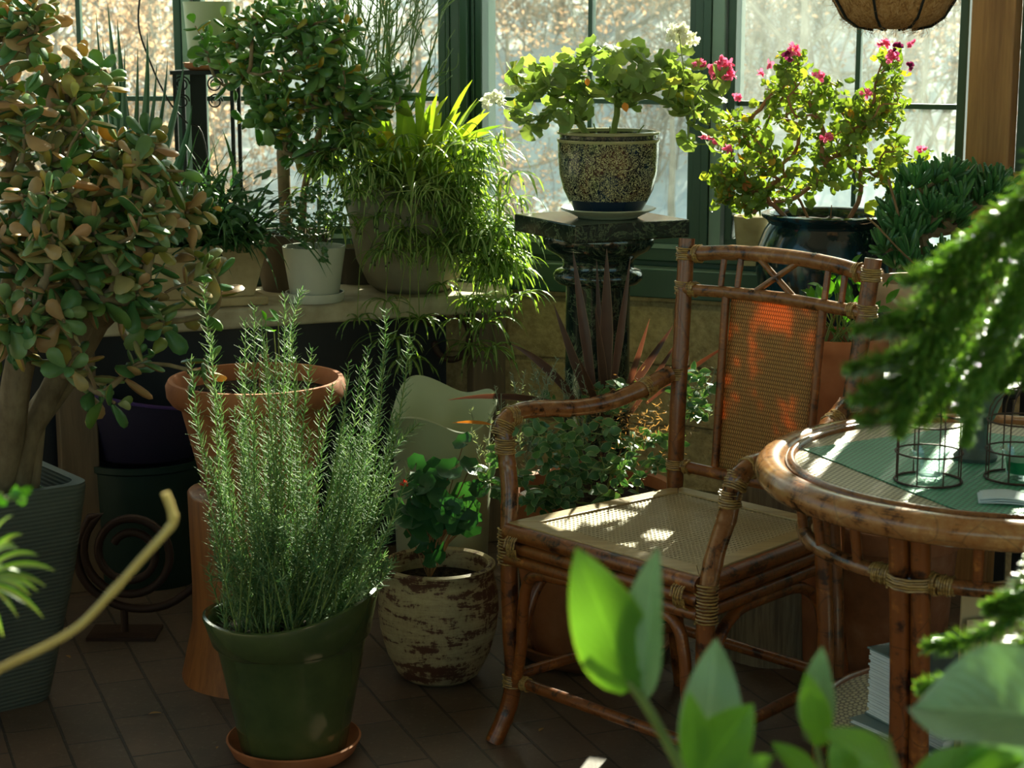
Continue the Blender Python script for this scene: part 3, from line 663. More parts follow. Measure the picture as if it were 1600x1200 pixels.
def brush_mesh(seed, H, leafy):
    rng = random.Random(seed); br = MB(); lf = MB()
    for _ in range(15):
        a = rng.uniform(0, 6.28); d = V((math.cos(a) * rng.uniform(.1, .8), math.sin(a) * rng.uniform(.1, .8), 1)).normalized(); p = V((rng.gauss(0, .15), rng.gauss(0, .15), -.1)); L = H * rng.uniform(.6, 1.1); pts = [p]
        for i in range(7): d = (d + rdir(rng) * .16 + V((0, 0, .04))).normalized(); pts.append(pts[-1] + d * L / 7)
        br.tube(pts, [.010 * (1 - .12 * i) for i in range(8)], 4, cap=False)
        for _ in range(13):
            i = rng.randrange(1, 7); q = pts[i].lerp(pts[i + 1], rng.random()); e = (d * .6 + rdir(rng) * .9 + V((0, 0, .3))).normalized(); l = L * rng.uniform(.12, .3); m1 = q + e * l * .5; m2 = q + (e + rdir(rng) * .3).normalized() * l
            br.tube([q, m1, m2], [.0045, .0035, .002], 3, cap=False)
            for _ in range(3): f = q.lerp(m2, rng.random()); g_ = (e + rdir(rng)).normalized(); br.tube([f, f + g_ * l * .35], [.0025, .0015], 3, cap=False)
            for _ in range(leafy): f = q.lerp(m2, rng.random()) + rdir(rng) * .06; lf.leaf(f, rdir(rng, -1, .3), rdir(rng), rng.uniform(.03, .05), .028, n=2)
    return br, lf
shr = [(120, 10.5, 0, .95, 'leafy brown shrub outside the far left window, nearest the glass'), (215, 12, 0, 1.2, 'tall brown shrub outside the far left window beside the wire'), (265, 15, 0, 1.3, 'rusty shrub on the slope left of the plant stand'), (30, 13, 0, 1.4, 'brown shrub outside behind the top of the big jade tree'), (170, 17, 0, 1.5, 'brown thicket higher up outside the far left window'), (335, 14, 0, 1.1, 'brown shrub outside behind the celadon pot'),
    (590, 16, 1, .9, 'twiggy bare shrub left of the forked tree'), (520, 19, 0, 1.1, 'brown shrub behind the pencil cactus'), (770, 13, 0, .75, 'low russet shrub outside beside the corner post'), (800, 18, 0, 1.3, 'russet shrub outside left half of the middle window'), (870, 22, 0, 1.6, 'wide russet thicket in the middle window'), (830, 10.5, 1, .55, 'bare twiggy shrub low in the middle window near the marble top'), (950, 20, 0, 1.5, 'russet shrub behind the geranium leaves'), (1010, 15, 1, 1.2, 'grey bare shrub behind the geranium right side'),
    (1060, 21, 0, 1.5, 'russet shrub beside the right post of the middle window'), (1165, 16, 1, 1.3, 'grey twiggy shrub at left of the dusty window'), (1225, 20, 0, 1.6, 'brownish shrub in the dusty window behind the tallest pink flowers'), (1290, 16, 1, 1.5, 'bare grey brush in the middle of the dusty window'), (1350, 22, 0, 1.7, 'brown brush under the hanging basket outside'), (1430, 15, 1, 1.4, 'bare grey brush right of the pink flowers outside'), (1480, 19, 0, 1.5, 'brown brush beside the timber post outside')]
fb = {}
for n_, (px, D, k, sc_, lab) in enumerate(shr):
    x = (px - 800) / F * D; loc = (x, D, ground_h(x, D) - .03)
    if k not in fb:
        br, lf = brush_mesh(40 + k, 1.7, (14, 0)[k]); r = thing('winter_shrub', lab, 'shrub', (0, 0, 0), 'winter shrubs on the hillside'); br.build('twigs', M['treebark'], r)
        if not k: lf.build('foliage', M['brownleaf'], r, smooth=False)
        r.location = loc; r.scale = (sc_,) * 3; fb[k] = r
    else: dup(fb[k], loc, n_ * 1.3, sc_, lab)
first = {}
for px, D, k, a, sc_, lab in spots:
    x = (px - 800) / F * D; loc = (x, D, ground_h(x, D) - .05)
    if k not in first:
        (br, lf), lfy = protos[k]
        for q in (br, lf): q.v = [(a_ * 1.0, b_, c_) for a_, b_, c_ in q.v]
        r = thing('winter_tree', lab, 'tree', (0, 0, 0), 'winter trees on the hillside'); OFF[r.name] = (0, 0, 0)
        br.build('branches', M['treebark'], r)
        if lfy: lf.build('foliage', M['brownleaf'], r, smooth=False)
        r.location = loc; r.rotation_euler = (0, 0, a); r.scale = (sc_,) * 3; first[k] = r
    else: dup(first[k], loc, a, sc_, lab)
# ================================================================ furniture and pots
def pole(mb, pts, r, n=14, node=.085, r1=None):
    """rattan pole with slightly swollen joints"""
    ps = spline(pts, 10) if len(pts) > 2 else [V(pts[0]).lerp(V(pts[1]), i / 14) for i in range(15)]
    out = [ps[0]]; rad = []
    L = 0; acc = [0]
    for i in range(1, len(ps)): L += (ps[i] - ps[i - 1]).length; acc.append(L)
    r1 = r1 or r
    for a in acc:
        k = a / max(L, 1e-6); base = r + (r1 - r) * k
        d = abs((a / node + .37) % 1 - .5) * 2          # 1 at the joint
        rad.append(base * (1 + .07 * max(0, (d - .8) / .2)))
    mb.tube(ps, rad, n)
def wrap(par, p, d, Rr, turns=6, pitch=.0042, w=.0021):
    mb = MB(); p = V(p); d, a, b = frame_of(V(d)); pts = []; N = turns * 10
    for i in range(N + 1):
        an = 2 * math.pi * i / 10; pts.append(p + d * ((i / N - .5) * turns * pitch) + (a * math.cos(an) + b * math.sin(an)) * (Rr + .0012 * math.sin(i * 1.7)))
    mb.tube(pts, w, 5); mb.build('rattan_binding', M['wrap'], par)
# ---- rattan armchair
FLx = V((-.012, 3.48, 0)); cr = V((.69, -.724, 0)).normalized(); cb = V((.724, .69, 0)).normalized()
CO = FLx + cr * .25
def C(x, y, z): return CO + cr * x + cb * y + V((0, 0, z))
chair = thing('rattan_armchair', 'brown rattan armchair with cane seat and tall woven back panel beside the round table', 'chair', CO)
SH = .44
for sx in (-1, 1):
    mb = MB(); pole(mb, [C(.265 * sx, -.02, 0), C(.255 * sx, .012, .07), C(.248 * sx, .018, .14), C(.25 * sx, .012, .25), C(.252 * sx, .008, SH - .005)], .0175, r1=.017)
    mb.build('leg', M['bamboo'], chair)
for sx in (-1, 1):
    mb = MB(); pole(mb, [C(.225 * sx, .50, 0), C(.215 * sx, .465, .14), C(.207 * sx, .447, .30), C(.207 * sx, .444, SH), C(.21 * sx, .452, .60), C(.222 * sx, .475, .78), C(.232 * sx, .497, .965)], .0175, r1=.0165)
    mb.build('rear_post', M['bamboo'], chair)
    mb = MB(); pole(mb, [C(.252 * sx, .008, SH - .02), C(.262 * sx, .022, .50), C(.278 * sx, .03, .56), C(.287 * sx, .03, .605), C(.296 * sx, .036, .632), C(.30 * sx, .075, .650), C(.297 * sx, .14, .648), C(.283 * sx, .22, .640), C(.262 * sx, .30, .645), C(.238 * sx, .37, .665), C(.222 * sx, .44, .690)], .0175)
    mb.build('armrest', M['bamboo_top'], chair)
# seat rails in three stacked rows, rounded corners
mb = MB(); corners = [(-.245, 0), (.245, 0), (.205, .45), (-.205, .45)]
for k, zz in enumerate((SH - .006, SH - .034, SH - .060)):
    for i in range(4):
        a, b = corners[i], corners[(i + 1) % 4]; ins = (0, .004, .006)[k]
        pole(mb, [C(a[0], a[1], zz), C(b[0], b[1], zz)], (.0165, .0135, .0125)[k], node=.045)
mb.build('seat_frame', M['bamboo'], chair)
mb = MB(); vs = []; uv = []
for j in range(13):
    for i in range(13):
        v = j / 12; u = i / 12; w = .205 + (.222 - .205) * 0 + (.243 - .205) * (1 - v) - .005; x = (u * 2 - 1) * w; y = .006 + v * .438
        sag = -.006 * math.sin(math.pi * u) * math.sin(math.pi * v); vs.append(C(x, y, SH + .0105 + sag)); uv.append((x + .3, y))
mb.add(vs, [(j * 13 + i, j * 13 + i + 1, (j + 1) * 13 + i + 1, (j + 1) * 13 + i) for j in range(12) for i in range(12)], uv)
seat = mb.build('seat', M['cane'], chair); sm = seat.modifiers.new('thick', 'SOLIDIFY'); sm.thickness = .003
mb = MB()   # flat edging round the cane panel
fc = [(-.243, .0), (.243, .0), (.204, .452), (-.204, .452)]; fi = [(-.20, .042), (.20, .042), (.172, .415), (-.172, .415)]
for i in range(4):
    a, b, c_, d_ = fc[i], fc[(i + 1) % 4], fi[(i + 1) % 4], fi[i]
    for z0, z1 in ((SH + .008, SH + .0135),):
        q = [C(*a, z1), C(*b, z1), C(*c_, z1), C(*d_, z1), C(*a, z0), C(*b, z0), C(*c_, z0), C(*d_, z0)]
        mb.add(q, [(0, 1, 2, 3), (7, 6, 5, 4), (0, 4, 5, 1), (1, 5, 6, 2), (2, 6, 7, 3), (3, 7, 4, 0)])
M['edging'] = wood_mat('pale_cane_edging', (.36, .26, .12), (.24, .16, .07), .4, 'X')
bevel(mb.build('seat_edging', M['edging'], chair, smooth=False), .002)
mb = MB()   # curved braces in the corners
for sx in (-1, 1): pole(mb, [C(.236 * sx, .012, .12), C(.215 * sx, .008, .20), C(.205 * sx, .006, .30), C(.18 * sx, .004, .355), C(.10 * sx, .002, .368), C(0, .002, .370)], .0115, node=.05)
for sx in (-1, 1): pole(mb, [C(.238 * sx, .03, .20), C(.232 * sx, .06, .30), C(.226 * sx, .12, .352), C(.22 * sx, .22, .36), C(.212 * sx, .33, .352), C(.205 * sx, .40, .30), C(.205 * sx, .425, .2)], .0115, node=.05)
mb.build('corner_brace', M['bamboo'], chair)
for nm, a, b in (('front', C(-.245, .02, .125), C(.245, .02, .125)), ('back', C(-.212, .462, .14), C(.212, .462, .14)), ('l', C(-.245, .02, .135), C(-.212, .462, .145)), ('r', C(.245, .02, .135), C(.212, .462, .145))):
    mb = MB(); pole(mb, [a, b], .0115); mb.build('stretcher', M['bamboo'], chair)
mb = MB(); pole(mb, [C(-.232, .494, .932), C(-.13, .505, .944), C(0, .51, .948), C(.13, .505, .944), C(.232, .494, .932)], .0155, node=.07); mb.build('top_rail', M['bamboo_top'], chair)
mb = MB(); pole(mb, [C(-.228, .482, .862), C(0, .49, .868), C(.228, .482, .862)], .0125, node=.07); mb.build('back_rail', M['bamboo_top'], chair)
mb = MB(); pole(mb, [C(-.205, .446, .50), C(.205, .446, .50)], .012, node=.07); mb.build('back_rail', M['bamboo'], chair)
for x in (-.135, -.092, .125, .165):
    mb = MB(); pole(mb, [C(x, .491, .868), C(x * 1.0, .503, .938)], .0065); mb.build('spindle', M['bamboo'], chair)
for a, b in (((-.055, .867), (.055, .944)), ((-.055, .944), (.062, .867))):
    mb = MB(); pole(mb, [C(a[0], .490 if a[1] < .9 else .506, a[1]), C(b[0], .490 if b[1] < .9 else .506, b[1])], .0062); mb.build('cross_piece', M['bamboo_top'], chair)
# woven back panel, a little curved
mb = MB(); vs = []; uv = []; nu, nv = 10, 16
for j in range(nv + 1):
    v = j / nv; z = .498 + v * (.862 - .498); yy = .449 + v * .035
    for i in range(nu + 1):
        u = i / nu * 2 - 1; x = u * (.108 + .004 * v) + .010; y = yy + .012 - .016 * (1 - u * u) * 0 - .004; vs.append(C(x - .004, y, z)); uv.append((x + .2, z))
mb.add(vs, [(j * (nu + 1) + i, j * (nu + 1) + i + 1, (j + 1) * (nu + 1) + i + 1, (j + 1) * (nu + 1) + i) for j in range(nv) for i in range(nu)], uv)
sp = mb.build('back_panel', M['splat'], chair); q = sp.modifiers.new('thick', 'SOLIDIFY'); q.thickness = .005
for sx in (-1, 1):
    mb = MB(); pole(mb, [C(.116 * sx + .006, .456, .498), C(.121 * sx + .006, .486, .862)], .0085, node=.2); mb.build('panel_frame', M['bamboo'], chair)
for sx in (-1, 1):
    wrap(chair, C(.231 * sx, .493, .934), (0, 0, 1), .0185, 6); wrap(chair, C(.229 * sx, .488, .865), (0, 0, 1), .0185, 6)
    wrap(chair, C(.20 * sx, .497, .936), cr, .0175, 3); wrap(chair, C(.20 * sx, .484, .864), cr, .0145, 4)
    wrap(chair, C(.222 * sx, .455, .688), (0, 0, 1), .0195, 6); wrap(chair, C(.236 * sx, .385, .668), cb + V((0, 0, .3)), .0195, 7)
    wrap(chair, C(.206 * sx, .445, .50), (0, 0, 1), .0195, 5); wrap(chair, C(.175 * sx, .446, .50), cr, .0135, 4)
    wrap(chair, C(.293 * sx, .034, .624), cb * .5 + V((0, 0, .9)), .0195, 7, .0045); wrap(chair, C(.283 * sx, .03, .592), V((0, 0, 1)), .0190, 7, .0045); wrap(chair, C(.299 * sx, .062, .645), cb, .0190, 5, .0045)
    wrap(chair, C(.252 * sx, .009, SH - .04), (0, 0, 1), .0200, 12, .0062); wrap(chair, C(.246 * sx, .016, .125), (0, 0, 1), .0195, 6)
    wrap(chair, C(.215 * sx, .02, .125), cr, .013, 5); wrap(chair, C(.213 * sx, .0, SH - .03), cr, .026, 5, .006)
# ---- round rattan table
TC = V((.80, 2.945, 0)); TR = .40; TZ = .70
table = thing('round_rattan_table', 'round rattan table with woven top and bamboo rim in front of the armchair', 'table', TC)
def TP(r, a, z): return TC + V((r * math.cos(a), r * math.sin(a), z))
def ringpts(r, z, n=48, a0=0, a1=2 * math.pi): return [TP(r, a0 + (a1 - a0) * i / n, z) for i in range(n + 1)]
mb = MB(); prof = []
for k in range(13): an = R(-150 + 300 * k / 12 + 90 - 30); prof.append((TR - .026 + .026 * math.cos(an), TZ - .024 + .024 * math.sin(an)))
prof = [(TR - .026 + .027 * math.cos(R(a)), TZ - .024 + .024 * math.sin(R(a))) for a in range(-170, 191, 24)]
mb.lathe(prof, 96, (TC.x, TC.y, 0), caps=False)
mb.build('rim', bamboo_mat('rattan_table_rim', (.26, .095, .022), (.05, .016, .006), (.44, .20, .05), .22, wear=.35), table)
mb = MB(); mb.lathe([(TR - .058 + .009 * math.cos(R(a)), TZ - .009 + .009 * math.sin(R(a))) for a in range(-180, 181, 30)], 96, (TC.x, TC.y, 0), caps=False)
mb.build('inner_rim', M['bamboo_top'], table)
mb = MB(); nr, na = 10, 64; vs = [TP(0, 0, TZ - .008)]; uv = [(.5, .5)]
for j in range(1, nr + 1):
    for i in range(na): p = TP((TR - .055) * j / nr, 2 * math.pi * i / na, TZ - .008); vs.append(p); uv.append((p.x, p.y))
uv[0] = (TC.x, TC.y)
mb.add(vs, [(0, 1 + i, 1 + (i + 1) % na) for i in range(na)] + [(1 + (j - 1) * na + i, 1 + j * na + i, 1 + j * na + (i + 1) % na, 1 + (j - 1) * na + (i + 1) % na) for j in range(1, nr) for i in range(na)], uv)
o = mb.build('tabletop', M['tweave'], table); q = o.modifiers.new('thick', 'SOLIDIFY'); q.thickness = .012; q.offset = -1
LEGA = [R(232), R(142), R(52), R(322)]
mb = MB(); mb.tube(ringpts(.318, .575), [.0125 * (1 + .06 * (i % 5 == 0)) for i in range(49)], 12, cap=False); mb.build('apron_ring', M['bamboo_top'], table)
mb = MB(); mb.tube(ringpts(.285, .250), .012, 10, cap=False); mb.build('shelf_ring', M['bamboo'], table)
for a in LEGA:
    mb = MB()
    for da, rr in ((-.055, .017), (.05, .015)):
        pole(mb, [TP(.335, a + da, 0), TP(.305, a + da, .15), TP(.304, a + da, .35), TP(.322, a + da, .57), TP(.335, a + da, .672)], rr)
    mb.build('leg', M['bamboo'], table)
for a0, a1 in ((232, 142), (142, 52), (52, -38), (322, 232)):
    for k in (1, 2, 3, 4):
        a = R(a0 + (a1 - a0) * k / 5); mb = MB(); pole(mb, [TP(.318, a, .575), TP(.335, a, .676)], .0082); mb.build('spindle', M['bamboo'], table)
mb = MB(); mb.lathe([(.0, .246), (.277, .246), (.277, .256), (0, .256)], 48, (TC.x, TC.y, 0)); mb.build('shelf', M['tweave'], table)
for a in LEGA:
    wrap(table, TP(.322, a, .575), (0, 0, 1), .036, 5); 
    for s_ in (-1, 1): wrap(table, TP(.318, a + s_ * .17, .575), V((-math.sin(a + s_ * .17), math.cos(a + s_ * .17), 0)), .0145, 6); wrap(table, TP(.318, a + s_ * .10, .575), V((-math.sin(a), math.cos(a), 0)), .0165, 5)
# green woven mat let into the table top (its corner points left)
zt = TZ - .0075
mcorner = [P(1256, 696, TZ), P(1560, 816, TZ), P(1810, 700, TZ), P(1480, 664, TZ)]
mb = MB(); 
c0, c1, c2, c3 = [V((p.x, p.y, zt)) for p in mcorner]
poly = []
def clampc(p):
    r = V((p.x - TC.x, p.y - TC.y, 0)); 
    if r.length > TR - .066: r *= (TR - .066) / r.length
    return V((TC.x + r.x, TC.y + r.y, zt))
N_ = 14; vs = []; uv = []
for j in range(N_ + 1):
    for i in range(N_ + 1):
        p = clampc((c0.lerp(c1, i / N_)).lerp(c3.lerp(c2, i / N_), j / N_)); vs.append(p); uv.append((p.x, p.y))
mb.add(vs, [(j * (N_ + 1) + i, j * (N_ + 1) + i + 1, (j + 1) * (N_ + 1) + i + 1, (j + 1) * (N_ + 1) + i) for j in range(N_) for i in range(N_)], uv)
o = mb.build('table_mat', M['mat_weave'], smooth=False); q = o.modifiers.new('thick', 'SOLIDIFY'); q.thickness = .0018; q.offset = 1
tag(o, 'flat green woven mat with a pointed corner lying on the round rattan table', 'mat')
zt = TZ - .0055
# ---- wire cages with candle glasses
def cage(cx, cy, label):
    r = thing('wire_cage', label, 'candle holder', (cx, cy, zt), 'rusty wire cages on the round table'); Rr = .052; mb = MB()
    mb.tube([V((cx + Rr * math.cos(a), cy + Rr * math.sin(a), zt + .002)) for a in [2 * math.pi * i / 40 for i in range(41)]], .0019, 6, cap=False)
    mb.tube([V((cx + Rr * math.cos(a), cy + Rr * math.sin(a), zt + .047)) for a in [2 * math.pi * i / 40 for i in range(41)]], .0015, 6, cap=False)
    mb.tube([V((cx + Rr * math.cos(a), cy + Rr * math.sin(a), zt + .094)) for a in [2 * math.pi * i / 40 for i in range(41)]], .0015, 6, cap=False)
    mb.build('hoops', M['iron'], r); mb = MB()
    for k in range(8):
        a = 2 * math.pi * (k + .3) / 8; pts = [V((cx + Rr * math.cos(a), cy + Rr * math.sin(a), zt + z)) for z in (.002, .05, .094)]
        pts += [V((cx + Rr * math.cos(q) * math.cos(a), cy + Rr * math.cos(q) * math.sin(a), zt + .094 + .052 * math.sin(q))) for q in [R(18 * i) for i in range(1, 6)]]
        mb.tube(pts, .0012, 5)
    mb.build('wires', M['iron'], r); mb = MB()
    mb.tube([V((cx + .008 * math.cos(a), cy, zt + .155 + .008 * math.sin(a))) for a in [2 * math.pi * i / 16 for i in range(17)]], .0012, 5, cap=False); mb.build('top_ring', M['iron'], r)
p1 = P(1450, 746, TZ); p2 = P(1591, 742, TZ)
cage(p1.x, p1.y, 'rusty wire birdcage holder around the empty clear glass on the round table')
cage(p2.x, p2.y, 'rusty wire birdcage holder around the green candle at the right picture edge')
def glass(cx, cy, lab, fill, Hh=.050, Rr=.028):
    r = thing('votive_glass', lab, 'candle glass', (cx, cy, zt), 'votive glasses inside the wire cages'); mb = MB()
    mb.lathe([(.004, .0), (Rr * .62, .0), (Rr * .72, .006), (Rr * .78, .015), (Rr * .92, Hh * .8), (Rr * 1.1, Hh), (Rr * 1.08, Hh + .001), (Rr * .87, Hh * .8), (Rr * .70, .016), (Rr * .62, .009), (0, .008)], 36, (cx, cy, zt), caps=False)
    mb.build('cup', M['cup'], r); mb = MB()
    if fill: mb.lathe([(0, .010), (Rr * .66, .010), (Rr * .80, .028), (Rr * .82, .030), (0, .030)], 36, (cx, cy, zt)); mb.build('candle_wax', M['wax'], r)
    else: mb.lathe([(0, .009), (Rr * .60, .0095), (Rr * .62, .013), (0, .0135)], 36, (cx, cy, zt)); mb.build('glass_base', M['waxclear'], r)
glass(p1.x + .002, p1.y, 'empty clear glass candle cup standing inside the left wire cage', False)
glass(p2.x + .004, p2.y, 'glass cup with dark green candle wax inside the right wire cage', True, .048, .031)
# ---- verdigris urn with dry plant
pu = P(1524, 712, TZ)
urn = thing('metal_urn', 'dark verdigris footed urn on the round table behind the wire cages', 'urn', (pu.x, pu.y, zt))
mb = MB(); mb.lathe([(0, 0), (.034, 0), (.036, .006), (.030, .012), (.020, .028), (.0165, .048), (.019, .054), (.019, .060), (.027, .070), (.038, .095), (.042, .118), (.040, .134), (.046, .146), (.062, .154), (.064, .160), (.058, .162), (.044, .156), (.038, .146), (.0, .144)], 40, (pu.x, pu.y, zt), wave=lambda r, z, a, t: (r * (1 + (.05 * math.cos(12 * a) if .2 < t < .5 else 0)), z))
mb.build('bowl', M['verdigris'], urn)
mb = MB(); rng = random.Random(5); ux, uy = pu.x, pu.y
for k in range(26):
    a = rng.uniform(0, 6.28); d = V((math.cos(a) * .5, math.sin(a) * .5, 1)); mb.arc_blade((ux + .02 * math.cos(a), uy + .02 * math.sin(a), zt + .143), d, rng.uniform(.06, .13), .004, .6, 5)
mb.build('dry_grass', M['dry'], urn)
mb = MB()
for k in range(8): a = rng.uniform(0, 6.28); d = V((math.cos(a) * .6, math.sin(a) * .6, 1)); mb.arc_blade((ux, uy, zt + .143), d, rng.uniform(.08, .12), .009, .7, 5)
mb.build('green_blades', M['bright'], urn)
# ---- folded paper booklet
pb = P(1568, 776, TZ); mb = MB(); ang = R(-12)
t = NT('printed_paper'); uvv = t.sep(t.co('UV')); ln = t.math('SINE', t.math('MULTIPLY', uvv[1], 60.0)); nz = t.noise(t.map(t.co('UV'), (40, 10, 1)), 3, 3)
t_p = t.mix(t.math('MULTIPLY', t.ramp(ln, [(.86, (0, 0, 0)), (.93, (1, 1, 1))]), t.ramp(nz, [(.42, (0, 0, 0)), (.5, (1, 1, 1))])), (.50, .60, .62), (.03, .05, .07)); M['print'] = t.done(t.pbr(t_p, .7, .2))
for k, (dz, da, w, h) in enumerate(((0, 0, .075, .060), (.0022, .05, .072, .057), (.0044, -.03, .070, .056))):
    q = Matrix.Rotation(ang + da, 3, 'Z'); vs = []; uv = []; n = 8
    for j in range(n + 1):
        for i in range(n + 1):
            x = (i / n - .5) * w; y = (j / n - .5) * h; z = .0016 + dz + .0045 * math.sin(i / n * 3.1) * (.4 + .3 * k); p = q @ V((x, y, z)); vs.append(V((pb.x, pb.y, zt)) + p); uv.append((i / n, j / n))
    mb.add(vs, [(j * (n + 1) + i, j * (n + 1) + i + 1, (j + 1) * (n + 1) + i + 1, (j + 1) * (n + 1) + i) for j in range(n) for i in range(n)], uv)
o = mb.build('paper_booklet', M['print'], loc=(pb.x, pb.y, zt)); q = o.modifiers.new('thick', 'SOLIDIFY'); q.thickness = .0012; q.offset = -1
tag(o, 'small folded printed paper booklet on the green mat at the table edge', 'booklet')
# ---- books on the table's lower shelf
shz = .2565
def book(name, lab, c, size, rz, cover, gr='books and papers on the table shelf', z0=None):
    z0 = shz if z0 is None else z0; r = thing(name, lab, 'book', (c[0], c[1], z0), gr); Mx = Matrix.Rotation(rz, 3, 'Z'); w, d, h = size; cx = V((c[0], c[1], z0)); th = min(.003, h * .18)
    mb = MB()
    for zz in (th / 2, h - th / 2): mb.box(cx + V((0, 0, zz)), (w, d, th), Mx)
    mb.box(cx + Mx @ V((-w / 2 + th / 2, 0, h / 2)), (th, d, h), Mx); bevel(mb.build('cover', cover, r, smooth=False), .0008, 1)
    mb = MB(); n = max(2, int(h / .0035))
    for k in range(n): mb.box(cx + Mx @ V((.004, 0, th + (h - 2 * th) * (k + .5) / n)), (w - .010 - .002 * (k % 3), d - .008 - .003 * ((k * 7) % 4), (h - 2 * th) / n * .86), Mx)
    mb.build('pages', M['paper'], r, smooth=False)
bk = (.66, 2.90)
book('magazine', 'glossy magazine at the bottom of the pile on the table shelf', (.682, 2.84), (.19, .20, .010), R(210), M['bluegrey'])
book('magazine', 'thin magazine second from the bottom on the table shelf', (.687, 2.84), (.18, .20, .009), R(200), M['blackcover'], z0=shz + .0105)
book('magazine', 'thin magazine directly under the thick binder on the table shelf', (.68, 2.845), (.18, .195, .009), R(214), M['bluegrey'], z0=shz + .020)
book('ring_binder', 'thick binder with slate cover on the pile of magazines under the table', (.705, 2.845), (.18, .20, .115), R(207), M['bluegrey'], z0=shz + .0295)
for k, (x, y, rz, tilt, h) in enumerate(((.79, 2.76, R(20), .0, .30), (.80, 2.735, R(14), .0, .25))):
    mb = MB(); Mx = Matrix.Rotation(rz, 3, 'Z') @ Matrix.Rotation(tilt, 3, 'X'); mb.box(V((x, y, shz)) + Mx @ V((0, 0, h / 2 + .001)), (.22, .004, h), Mx)
    o = bevel(mb.build('card_folder', M['manila'], smooth=False), .001, 1); tag(o, ('tan card folder standing upright nearest the front table leg', 'second tan card folder leaning behind the first under the table')[k], 'folder', 'card folders under the table')
# ---- stone-topped bench on the left with plank leg and iron scroll bracket
b0 = P(240, 490, .70); b1 = P(792, 457, .70); bd = (b1 - b0).normalized(); bn = V((-bd.y, bd.x, 0))
bl = b0 - bd * 1.1
bench = thing('stone_topped_bench', 'long plant bench with thick limestone slab top on plank legs under the left windows', 'bench', (b0.x, b0.y + .2, 0))
mb = MB(); Lb = (b1 - bl).length; Mx = Matrix.Rotation(math.atan2(bd.y, bd.x), 3, 'Z'); cc = bl + bd * Lb / 2 + bn * .165
sl = [bl, b1, b1 + V((0, .16, 0)), V((C1.x - .04, 5.095, 0)), V((bl.x + .1, 4.75, 0))]; mb.add([V((q.x, q.y, .648)) for q in sl] + [V((q.x, q.y, .70)) for q in sl], [(4, 3, 2, 1, 0), (5, 6, 7, 8, 9)] + [(i, (i + 1) % 5, (i + 1) % 5 + 5, i + 5) for i in range(5)]); bevel(mb.build('slab', M['slab'], bench, smooth=False), .008, 3)
mb = MB(); cc = bl + bd * (Lb / 2 - .06) + bn * .15; mb.box((cc.x, cc.y, .324), (Lb - .12, .02, .640), Mx); mb.build('shade_board', M['blackcover'], bench, smooth=False)  # dark sheet added to stand in for the deep shade under the bench
for px in (119, 760):
    pl = Q(px, 700, 4.47 if px < 200 else 4.92); mb = MB(); w = .095
    mb.box((pl.x, pl.y + .02, .324), (w, .05, .648), Mx); bevel(mb.build('leg', M['plank'], bench, smooth=False), .004)
rc = Q(703, 528, 4.86); mb = MB(); pts = []
for i in range(30): a = R(150 - i * 11); rr = .060 - .0006 * i; pts.append(rc + V((rr * math.cos(a) * 1.0, 0, rr * math.sin(a) * 1.25)))
mb.tube([V((rc.x - .10, rc.y, .648))] + pts, .009, 8); mb.build('scroll_bracket', M['iron'], bench)
# ---- round things: helper for pots
def lathe_thing(name, prof, mat, c, lab, cat, group=None, n=64, wave=None, sharp=40):
    mb = MB(); mb.lathe(prof, n, c, wave); o = mb.build(name, mat, loc=c, sharp=sharp); return tag(o, lab, cat, group)
def pot_prof(r0, r1, h, lip=.0, lh=.0, t=.010, soil=.85):
    """outer wall up, over the rim and down inside"""
    p = [(0, 0), (r0, 0), (r0 + (r1 - r0) * .5, h * .5)]
    if lip: p += [(r1 - lip, h - lh - .003), (r1, h - lh), (r1, h - .004), (r1 - .003, h)]
    else: p += [(r1, h - .003), (r1 - .002, h)]
    p += [(r1 - t, h), (r1 - t - .003, h - .01), (r1 - t - (r1 - r0) * (1 - soil) - lip * .5, h * soil - .012)]
    return p
def soil_disc(parent, c, r, z, seed=1, mat=None):
    mb = MB(); rng = random.Random(seed); n = 28; vs = [V((c[0], c[1], z + .006))]; rings = 5
    for j in range(1, rings + 1):
        for i in range(n): a = 2 * math.pi * i / n; vs.append(V((c[0] + r * j / rings * math.cos(a), c[1] + r * j / rings * math.sin(a), z + rng.uniform(-.004, .006) * (j < rings))))
    mb.add(vs, [(0, 1 + i, 1 + (i + 1) % n) for i in range(n)] + [(1 + (j - 1) * n + i, 1 + j * n + i, 1 + j * n + (i + 1) % n, 1 + (j - 1) * n + (i + 1) % n) for j in range(1, rings) for i in range(n)])
    return mb.build('soil', mat or M['soil'], parent, sharp=None)
# ---- marble pedestal
pc = V((X(935, 4.25, .9), 4.25, 0))
ped = thing('marble_pedestal', 'dark green marble pedestal with square top standing by the window', 'pedestal', pc)
mb = MB(); mb.lathe([(0, .09), (.105, .09), (.11, .10), (.10, .12), (.085, .13), (.078, .15), (.074, .80), (.076, .815)], 48, pc); mb.build('shaft', M['marble'], ped)
mb = MB(); mb.box(pc + V((0, 0, .045)), (.30, .30, .09), R(14)); bevel(mb.build('plinth', M['marble'], ped, smooth=False), .004)
mb = MB(); mb.lathe([(.07, .808), (.092, .812), (.102, .822), (.104, .832), (.098, .842), (.083, .848), (.080, .858), (.084, .868), (.10, .880), (.118, .890), (.127, .903), (.129, .918), (.126, .926), (.10, .927)], 56, pc); mb.build('capital', M['marble'], ped)
mb = MB(); mb.box(pc + V((.005, 0, .945)), (.295, .295, .040), R(-63)); bevel(mb.build('top_slab', M['marble'], ped, smooth=False), .003)
ptop = .9655
pp = V((X(950, 4.23, 1.0), 4.23, ptop))
